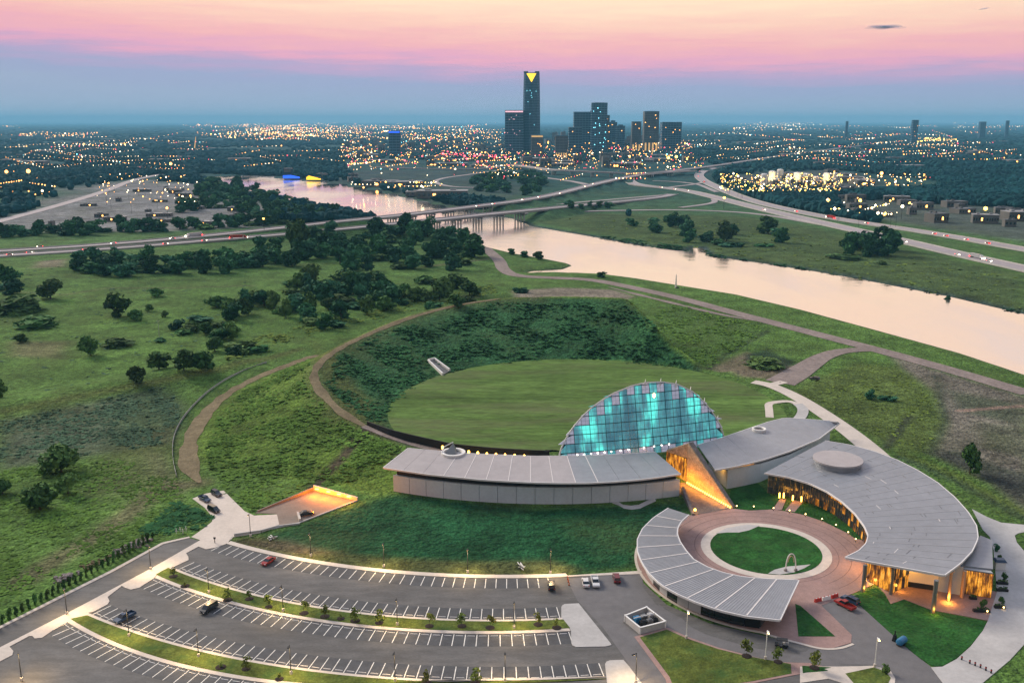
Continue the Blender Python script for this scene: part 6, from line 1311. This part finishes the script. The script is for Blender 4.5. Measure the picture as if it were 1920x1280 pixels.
tower(730, 751, 246, 3300, 'isolated blue lit cylinder block left of downtown', plan='oct', lit=0, seed=11, top_lit='blue_lit')
tower(1066, 1090, 240, 3300, 'dark block with a yellow lit sign band in front of the downtown towers', lit=6, seed=12)
tower(996, 1018, 254, 3150, 'low pink stone hall with a yellow lit cornice below the skyscraper', 'tower_stone', lit=4, seed=14, top_lit='facade_lit', name='civic_hall', cat='building')
tower(1041, 1064, 255, 3180, 'low hall glowing yellow all across its front', 'tower_stone', lit=0, seed=15, floodlit=5, name='civic_hall', cat='building')
tower(1709, 1719, 226, 5200, 'lone dark tower on the right horizon', lit=3, seed=16)
tower(1585, 1589, 228, 6500, 'tiny thin tower on the horizon left of the lone dark tower', lit=0, seed=17)
tower(1836, 1846, 229, 6800, 'faint block far out at the right end of the horizon', lit=0, seed=18)
tower(1885, 1890, 227, 6900, 'faintest thin tower at the right end of the horizon', lit=0, seed=19)
# low buildings
def low_mesh(seed, w, d, h, roof, flood=None):
    g = np.random.default_rng(seed); b = MB(); b.box((0, 0, h / 2), (w, d, h), 0, 0); b.box((0, 0, h + .3), (w + .6, d + .6, .6), 0, 1)
    for i in range(3): b.box((g.uniform(-w * .35, w * .35), g.uniform(-d * .3, d * .3), h + 1.4), (w * .12, d * .15, 1.7), 0, 1)
    n = max(3, int(w / 7))
    for i in range(n):
        b.box((-w / 2 + w * (i + .5) / n, -d / 2 - .12, h * .5), (w / n * .55, .25, h * .35), 0, 2 if g.random() > .13 else 3)
    return b.mesh('city_building', ['low_wall', roof, 'glass_dark', 'city_warm'])
LOW = [low_mesh(1, 48, 26, 8, 'low_roof'), low_mesh(2, 30, 22, 14, 'low_roof'), low_mesh(3, 70, 36, 9, 'pale_roof'), low_mesh(4, 24, 18, 22, 'low_roof'), low_mesh(5, 90, 44, 10, 'pale_roof'), low_mesh(6, 22, 16, 7, 'low_roof')]
def quarter(poly, n, label, group, seed, sizes=range(6), sc=(.8, 1.3), hz_=(.7, 1.4)):
    g = random.Random(seed); k = 0; tries = 0
    while k < n and tries < n * 50:
        tries += 1; x, y = g.uniform(min(p[0] for p in poly), max(p[0] for p in poly)), g.uniform(min(p[1] for p in poly), max(p[1] for p in poly))
        if float(sdf(np.array([x]), np.array([y]), poly)[0]) > 0: continue
        X, Y = G(x, y)
        if float(sdf(np.array([X]), np.array([Y]), RIVER)[0]) < 30 or min(float(seg_dist(np.array([X]), np.array([Y]), ROADW[r_])[0]) for r_ in ROADW) < 36: continue
        if any(abs(X - a) < 45 and abs(Y - c) < 40 for a, c in PLACED) or any(abs(X - a) < 70 and abs(Y - c) < 75 for a, c in TOWERS): continue
        PLACED.append((X, Y)); o = place('city_building', LOW[g.choice(list(sizes))], None, (X, Y, 0), g.choice((0, .08, -.3, .3)), (g.uniform(*sc), g.uniform(*sc), g.uniform(*hz_))); tag(o, label, 'building', group); k += 1
PLACED = []; TOWERS = [tuple(o.location[:2]) for o in COL.objects if o.get('category') in ('tower', 'skyscraper', 'building')]
quarter([(660, 292), (940, 300), (1300, 290), (1330, 312), (1100, 316), (820, 312), (660, 308)], 40, 'low flat roofed building in front of downtown', 'low buildings in front of downtown', 1)
quarter([(640, 268), (940, 270), (1290, 268), (1310, 290), (640, 290)], 46, 'low building at the foot of the towers', 'low buildings at the foot of the towers', 2, (0, 1, 3, 2))
quarter([(560, 335), (660, 332), (760, 350), (840, 372), (800, 375), (680, 348), (600, 338)], 10, 'low boathouse like building on the far river bank', 'low buildings on the far river bank', 3, (0, 5, 2))
quarter([(190, 372), (240, 340), (330, 345), (400, 380), (480, 395), (480, 420), (300, 425), (60, 428)], 20, 'low grey shed in the left industrial yard', 'sheds of the left industrial yard', 4, (0, 2, 5), (.25, .5), (.4, .8))
quarter([(1350, 335), (1560, 325), (1640, 350), (1600, 362), (1440, 362)], 26, 'low shed in the lit yard by the interchange', 'sheds of the lit yard', 5, (0, 2, 5), (.45, .8))
quarter([(1560, 372), (1700, 375), (1850, 395), (1920, 400), (1920, 428), (1760, 420), (1600, 400)], 20, 'low warehouse above the right highway', 'warehouses above the right highway', 6, (0, 2, 5), (.4, .7))
quarter([(0, 262), (380, 255), (640, 262), (640, 300), (300, 318), (0, 330)], 30, 'small building among trees of the left plain', 'small buildings of the left plain', 7, (0, 5, 2))
quarter([(1300, 262), (1920, 262), (1920, 320), (1500, 310), (1320, 290)], 30, 'small building among trees of the right plain', 'small buildings of the right plain', 8, (0, 5, 2))
tk = MB(); tk.tube((0, 0, 0), (0, 0, 16), 7, n=14); tk.ball((0, 0, 16), (7, 7, 2), 14, 4); tk_me = tk.mesh('storage_tank', 'white'); gg = random.Random(5)
for i, px in enumerate((1432, 1447, 1462, 1478, 1494, 1512, 1530, 1549, 1566)):
    X, Y = G(px, 345 - (i % 3) * 4); o = place('storage_tank', tk_me, None, (X, Y, 0), 0, (gg.uniform(.7, 1.1),) * 2 + (gg.uniform(.7, 1.3),)); tag(o, 'pale round storage tank in the lit yard row', 'tank', 'storage tanks of the lit yard'); light('POINT', (X - 6, Y - 22, 12), 26000, (1, .75, .3)) if i % 3 == 1 else None
quarter([(925, 268), (1300, 266), (1310, 284), (920, 286)], 34, 'mid rise block among the downtown towers', 'mid rise blocks of downtown', 12, (1, 3), (.9, 1.6), (1.4, 3.2))
quarter([(640, 262), (930, 264), (930, 290), (640, 292)], 20, 'mid rise block left of the downtown towers', 'mid rise blocks left of downtown', 13, (1, 3), (.8, 1.3), (.9, 1.8))
# boathouse lights by the river
x, y = G(541, 335); t_ = thing('boathouse_tower', 'boat tower lit bright blue on the far river bank', 'tower', (x, y, 0)); b = MB(); b.box((0, 0, 11), (18, 14, 22)); b.build('body', 'tower_glass', t_, world=False)
b = MB(); b.add([(-10, -8, 1), (26, -8, 1), (26, -8, 4), (6, -8, 8), (-10, -8, 7), (-10, -7.2, 1), (26, -7.2, 1), (26, -7.2, 4), (6, -7.2, 8), (-10, -7.2, 7)], [(0, 1, 2, 3, 4), (9, 8, 7, 6, 5), (0, 5, 6, 1), (1, 6, 7, 2), (2, 7, 8, 3), (3, 8, 9, 4), (4, 9, 5, 0)]); b.build('lit_base', 'blue_lit', t_, world=False); b = MB(); b.box((0, -7.6, 17), (14, 1.4, 6)); b.build('window', 'city_teal' if False else 'low_wall', t_, world=False)
x, y = G(583, 338); t_ = thing('boathouse', 'boathouse with a sloping front lit bright yellow', 'boathouse', (x, y, 0)); b = MB(); b.box((5, 6, 3.5), (28, 14, 7)); b.build('body', 'low_wall', t_, world=False); b = MB(); b.add([(-9, -1.5, 1), (21, -1.5, 1), (21, -1.5, 3), (-4, -1.5, 9.5), (-9, -1.5, 6), (-9, -1.1, 1), (21, -1.1, 1), (21, -1.1, 3), (-4, -1.1, 9.5), (-9, -1.1, 6)], [(0, 1, 2, 3, 4), (9, 8, 7, 6, 5), (2, 7, 8, 3), (3, 8, 9, 4)]); b.build('lit_front', 'beacon', t_, world=False)
x, y = G(366, 283); t_ = thing('lit_mast', 'slanting mast lit orange on the left plain', 'mast', (x, y, 0)); b = MB(); b.tube((-4, 0, 0), (7, 0, 58), 3.2, 1.2, 6); b.build('mast', 'facade_lit', t_, world=False); b = MB(); b.box((0, 0, 4), (50, 20, 8)); b.build('base', 'low_wall', t_, world=False)
# street lights, the nearest as single lamps, the rest as one spread
LCL = [  # polygon, number, mix (warm, white, red, teal, yellow), size in px, single?
 ([(640, 296), (940, 302), (1290, 290), (1320, 312), (900, 318), (660, 312)], 150, (.5, .25, .12, .05, .08), .95, 90),
 ([(640, 262), (940, 268), (1290, 266), (1300, 292), (640, 294)], 260, (.5, .25, .12, .06, .07), .8, 40),
 ([(380, 234), (520, 233), (720, 236), (940, 240), (940, 262), (600, 258), (480, 248), (380, 240)], 420, (.68, .22, .04, .03, .03), .85, 0),
 ([(470, 233), (560, 234), (640, 245), (560, 256), (490, 244)], 150, (.75, .22, .03, 0, 0), .95, 0),
 ([(50, 251), (165, 251), (165, 255), (50, 255)], 34, (.8, .15, .05, 0, 0), .95, 0), ([(110, 268), (245, 269), (245, 274), (110, 274)], 22, (.5, .45, .05, 0, 0), 1.1, 0),
 ([(0, 236), (380, 234), (380, 300), (0, 320)], 150, (.5, .4, .06, .04, 0), .7, 10), ([(1280, 234), (1920, 236), (1920, 300), (1280, 290)], 300, (.5, .38, .07, .05, 0), .75, 10),
 ([(1360, 229), (1540, 231), (1540, 236), (1360, 235)], 70, (.4, .5, 0, 0, .1), .85, 0), ([(1800, 231), (1920, 232), (1920, 240), (1800, 238)], 30, (.5, .5, 0, 0, 0), .7, 0),
 ([(1350, 328), (1430, 325), (1580, 330), (1580, 352), (1440, 358), (1360, 345)], 150, (.35, .25, 0, 0, .4), 1.15, 60), ([(1590, 332), (1740, 325), (1740, 345), (1600, 352)], 30, (.6, .4, 0, 0, 0), 1.4, 30),
 ([(1560, 375), (1700, 378), (1710, 402), (1580, 400)], 12, (.2, .6, 0, 0, .2), 2.2, 12), ([(180, 328), (350, 325), (370, 365), (200, 380)], 34, (.6, .4, 0, 0, 0), 1.2, 34), ([(0, 316), (60, 316), (110, 360), (0, 365)], 10, (.9, .1, 0, 0, 0), 1.6, 10),
 ([(660, 335), (830, 345), (830, 352), (700, 350)], 16, (.5, .4, 0, 0, .1), 1.3, 16), ([(700, 312), (940, 318), (1270, 330), (1270, 336), (900, 330)], 24, (.5, .4, .1, 0, 0), 1.2, 14), ([(640, 300), (900, 298), (1000, 308), (1000, 312)], 30, (.6, .2, .2, 0, 0), 1.2, 0),
 ([(840, 290), (945, 290), (945, 298), (840, 296)], 22, (.2, .1, .7, 0, 0), 1.3, 0), ([(1120, 268), (1260, 266), (1260, 282), (1120, 282)], 60, (.45, .15, .35, 0, .05), 1.2, 0), ([(420, 258), (680, 262), (680, 304), (400, 306)], 40, (.6, .3, .1, 0, 0), .8, 0), ([(1500, 300), (1920, 302), (1920, 345), (1760, 330), (1560, 318)], 14, (.6, .3, .1, 0, 0), .9, 0),
 ([(1730, 259), (1780, 261), (1780, 265), (1730, 264)], 30, (.2, 0, 0, 0, .8), .9, 0),
]
KN = ['city_warm', 'city_white', 'city_red', 'city_teal', 'city_yellow']; KW = ['warm orange', 'cool white', 'red', 'teal', 'yellow']
def oct_(b, c, r, mi): 
    x, y, z = c; b.add([(x - r, y, z), (x + r, y, z), (x, y - r, z), (x, y + r, z), (x, y, z - r), (x, y, z + r)], [(0, 2, 5), (2, 1, 5), (1, 3, 5), (3, 0, 5), (2, 0, 4), (1, 2, 4), (3, 1, 4), (0, 3, 4)], mi)
spread = MB(); SM = {}; g = np.random.default_rng(21); made = 0
for ci, (poly, n, mix, size, single) in enumerate(LCL):
    k = 0; n = int(n * 2.7)
    while k < n:
        x, y = g.uniform(min(p[0] for p in poly), max(p[0] for p in poly)), g.uniform(min(p[1] for p in poly), max(p[1] for p in poly))
        if k and k % 9 and single < 30 and k >= single:       # street after street: lamps in strings
            x, y = lx + stx * g.uniform(.8, 1.25), ly + sty
        else: stx, sty = g.uniform(4, 10) * g.choice([-1, 1]), g.normal() * .35 + g.choice([0, 0, .9, -.9])
        lx, ly = x, y
        if y < 229.5 or float(sdf(np.array([x]), np.array([y]), poly)[0]) > 14: lx, ly = poly[0]; k += (k % 9 != 0); continue
        c_ = int(g.choice(5, p=mix)); z = g.uniform(11, 18); X, Y = G(x, y, z); r = size * g.choice([.4, .55, .75, 1.0, 1.5], p=[.25, .3, .25, .14, .06]) * g.uniform(.85, 1.15) / F * Y * 1.0
        if k < single and made < 296:
            made += 1; key = (c_, round(r * 2) / 2, round(z))
            if key not in SM:
                b = MB(); b.tube((0, 0, 0), (0, 0, z), .18, .12, 5, 0); oct_(b, (0, 0, z), max(key[1], .5), 1); SM[key] = b.mesh('street_light', ['dark', KN[c_]])
            o = place('street_light', SM[key], None, (X, Y, 0)); tag(o, f'distant {KW[c_]} street light' + (' in the lit yard' if ci in (10, 11) else ' above the right highway' if ci == 12 else ' left of the river' if ci in (13, 14, 6) else ' in front of downtown'), 'street light', f'{KW[c_]} street lights of area {"lit yard" if ci in (10, 11) else "right" if ci == 12 else "left" if ci in (13, 14, 6) else "downtown"}')
        else: oct_(spread, (X, Y, z), r, c_)
        k += 1
tag(spread.build('city_lights', KN), kind='stuff')
# big single lamps
for px, py, c_, s, l in [(1848, 391, 'city_yellow', 5, 'very bright yellow floodlight mast above the right highway'), (1692, 387, 'city_white', 4, 'very bright white floodlight in the warehouse yard'), (1613, 376, 'city_yellow', 4, 'bright yellow lamp at the left of the warehouse yard'), (1653, 325, 'city_warm', 4, 'bright lamp at the right end of the lit yard'), (320, 307, 'city_warm', 3.5, 'single bright lamp on the left plain above the yard'), (313, 390, 'city_warm', 3, 'single bright lamp in the left industrial yard'), (494, 410, 'city_warm', 2.6, 'single bright lamp by the wood on the left bank'), (1358, 371, 'city_yellow', 3, 'bright lamp at the interchange bend'), (12, 322, 'city_warm', 4, 'bright orange lamp at the left edge'), (53, 321, 'city_warm', 5, 'cluster lamp glowing orange near the left edge'), (1253, 296, 'city_yellow', 3.4, 'left of two bright yellow lamps right of downtown'), (1268, 294, 'city_yellow', 3.4, 'right of two bright yellow lamps right of downtown'), (1703, 337, 'city_warm', 3.2, 'bright lamp in the gravel works right of the lit yard')]:
    X, Y = G(px, py, 16); t_ = thing('floodlight_mast', l, 'floodlight', (X, Y, 0)); b = MB(); b.tube((0, 0, 0), (0, 0, 16), .3, .2, 6); b.build('pole', 'dark', t_, world=False); b = MB(); b.ball((0, 0, 16), s * .72 / F * Y, 8, 5); b.build('lamp', c_, t_, world=False)
# woods and tree cover of the plain
def wood(n, ylo, yhi, s0, s1, seed, thresh):
    g = np.random.default_rng(seed); P_ = np.empty((0, 2))
    while len(P_) < n:
        py = 228 + np.exp(g.uniform(math.log(ylo), math.log(yhi), n * 2)); px = g.uniform(-60, 1980, n * 2); v = (640 - py) / F; t = -HC / (-sP + v * cP); X, Y = (px - 960) / F * t, (cP + v * sP) * t; q = np.stack([X, Y], 1)
        nz = np.sin(X * .0031 + 2 * np.sin(Y * .0017)) + np.sin(Y * .0042 + 1.7 * np.sin(X * .0023)) + .6 * np.sin(X * .011 + Y * .007); keep = nz + g.normal(size=len(X)) * .8 > thresh
        for r_, (pp, hw_) in ROADS.items(): keep &= seg_dist(X, Y, ROADW[r_]) > hw_ + 9; keep &= seg_dist(X * (1 + 50 / Y), Y + 50, ROADW[r_]) > hw_ + 20; keep &= seg_dist(X * (1 + 110 / Y), Y + 110, ROADW[r_]) > hw_ + 24
        keep &= sdf(X, Y, RIVER) > 14
        for z_ in WOOD_CLEAR: keep &= sdf(X, Y, z_) > 0
        for a, c in PLACED: keep &= (np.abs(X - a) > 30) | (Y > c + 30) | (Y < c - 60)
        P_ = np.concatenate([P_, q[keep]])
    P_ = P_[:n]; d = P_[:, 1]; S_ = (s0 + (s1 - s0) * g.random(n)) * np.maximum(1, d / 2600)
    tb = MB(); tb.ball((0, 0, .42), (.5, .5, .5), 5, 4); V0 = np.array(tb.v); F0 = tb.f; nv_ = len(V0)
    J = 1 + g.normal(size=(n, nv_, 1)) * .16; V = V0[None] * J * np.stack([S_ * 1.15, S_ * 1.15, np.minimum(S_, 12)], 1)[:, None, :] * (1 + .35 * (g.random((n, 1, 3)) - .5)); V = V + np.stack([P_[:, 0], P_[:, 1], np.zeros(n)], 1)[:, None, :]
    b = MB(); b.v = V.reshape(-1, 3).tolist(); b.f = [tuple(i + k * nv_ for i in f) for k in range(n) for f in F0]; b.m = [0] * len(b.f); return tag(b.build('woodland', 'forest'), kind='stuff')
WOOD_CLEAR = [P(*z) for z in [((640, 300), (1000, 304), (1290, 305), (1330, 300), (1330, 350), (1400, 392), (1050, 408), (900, 378), (820, 372), (660, 338)), ((-60, 445), (130, 362), (230, 337), (330, 342), (400, 350), (520, 388), (500, 425), (300, 436)), ((1340, 330), (1560, 318), (1760, 340), (1760, 358), (1500, 365), (1400, 355)), ((1560, 372), (1920, 392), (2000, 440), (1700, 425), (1580, 402)), ((1000, 412), (1400, 396), (1960, 525), (1960, 600), (1300, 475))]]
wood(9000, 95, 190, 8, 15, 1, .1)
wood(15000, 20, 100, 10, 20, 2, -.3)
wood(9000, 2.5, 24, 14, 26, 3, -1.0)

# ================================================================== a small cloud, and the evening air
m = bpy.data.materials.new('cloud'); m.use_nodes = True; t = m.node_tree; b_ = t.nodes['Principled BSDF']; b_.inputs['Base Color'].default_value = (.62, .74, 1, 1); b_.inputs['Roughness'].default_value = 1
lw_ = t.nodes.new('ShaderNodeLayerWeight'); lw_.inputs[0].default_value = .35; mrr = t.nodes.new('ShaderNodeMapRange'); mrr.inputs[1].default_value = 0; mrr.inputs[2].default_value = .85; mrr.inputs[3].default_value = .3; mrr.inputs[4].default_value = 0; t.links.new(lw_.outputs['Facing'], mrr.inputs[0]); t.links.new(mrr.outputs[0], b_.inputs['Alpha']); MATS['cloud'] = m
D = 15000
for (px, py, w, h), l in (((1642, 51, 90, 7), 'small blue grey lens shaped cloud in the peach sky at the upper right'), ((1818, 17, 22, 4), 'tiny faint cloud wisp near the top right corner')):
    x = (px - 960) / F * D * cP; z = zat(D, py); t_ = thing('cloud', l, 'cloud', (x, D, z)); k = D / F; g = np.random.default_rng(px)
    for i in range(9 if w > 50 else 3): b = MB(); u_ = g.uniform(-.42, .42); b.ball((u_ * w * k, g.normal() * 40, g.normal() * h * k * .18), (w * k * g.uniform(.14, .3) * (1 - abs(u_)), 120, h * k * g.uniform(.3, .62) * (1 - abs(u_))), 24, 12); b.build('puff', 'cloud', t_, world=False, smooth=True)
hz = bpy.data.materials.new('haze'); hz.use_nodes = True; t = hz.node_tree; t.nodes.clear(); pv = t.nodes.new('ShaderNodeVolumePrincipled'); ou = t.nodes.new('ShaderNodeOutputMaterial'); t.links.new(pv.outputs[0], ou.inputs['Volume'])
pv.inputs['Color'].default_value = (.24, .64, .96, 1); pv.inputs['Density'].default_value = 5e-5; pv.inputs['Anisotropy'].default_value = .0
MATS['haze'] = hz; b = MB(); b.box((0, 0, 172), (94000, 94000, 360)); tag(b.build('haze', 'haze'), kind='stuff')

# ------------------------------------------------------------------ say which one: things alike are told apart by row and place
def _px(o):
    x, y, z = o.location; d = y * cP - (z - HC) * sP
    return 960 + F * x / d, 640 - F * (y * sP + (z - HC) * cP) / d
_by = {}
for o in COL.objects:
    if o.parent is None and 'label' in o: _by.setdefault(o['label'], []).append(o)
def _ord(i): return f"{i}{'th' if 10 <= i % 100 <= 20 else {1: 'st', 2: 'nd', 3: 'rd'}.get(i % 10, 'th')}"
for lab, os_ in _by.items():
    if len(os_) < 2: continue
    one = len(os_) <= 6 or 'row' in lab
    os_.sort(key=lambda o: _px(o)[1]); k = 1 if one else 3 if len(os_) > 14 else 2; per = -(-len(os_) // k)
    for r_ in range(k):
        part = sorted(os_[r_ * per:(r_ + 1) * per], key=lambda o: _px(o)[0]); tier = '' if k == 1 else (', back row', ', front row')[r_] if k == 2 else (', back row', ', middle row', ', front row')[r_]
        for i, o in enumerate(part): o['label'] = f"{lab}{tier}, {_ord(i + 1)} from left"
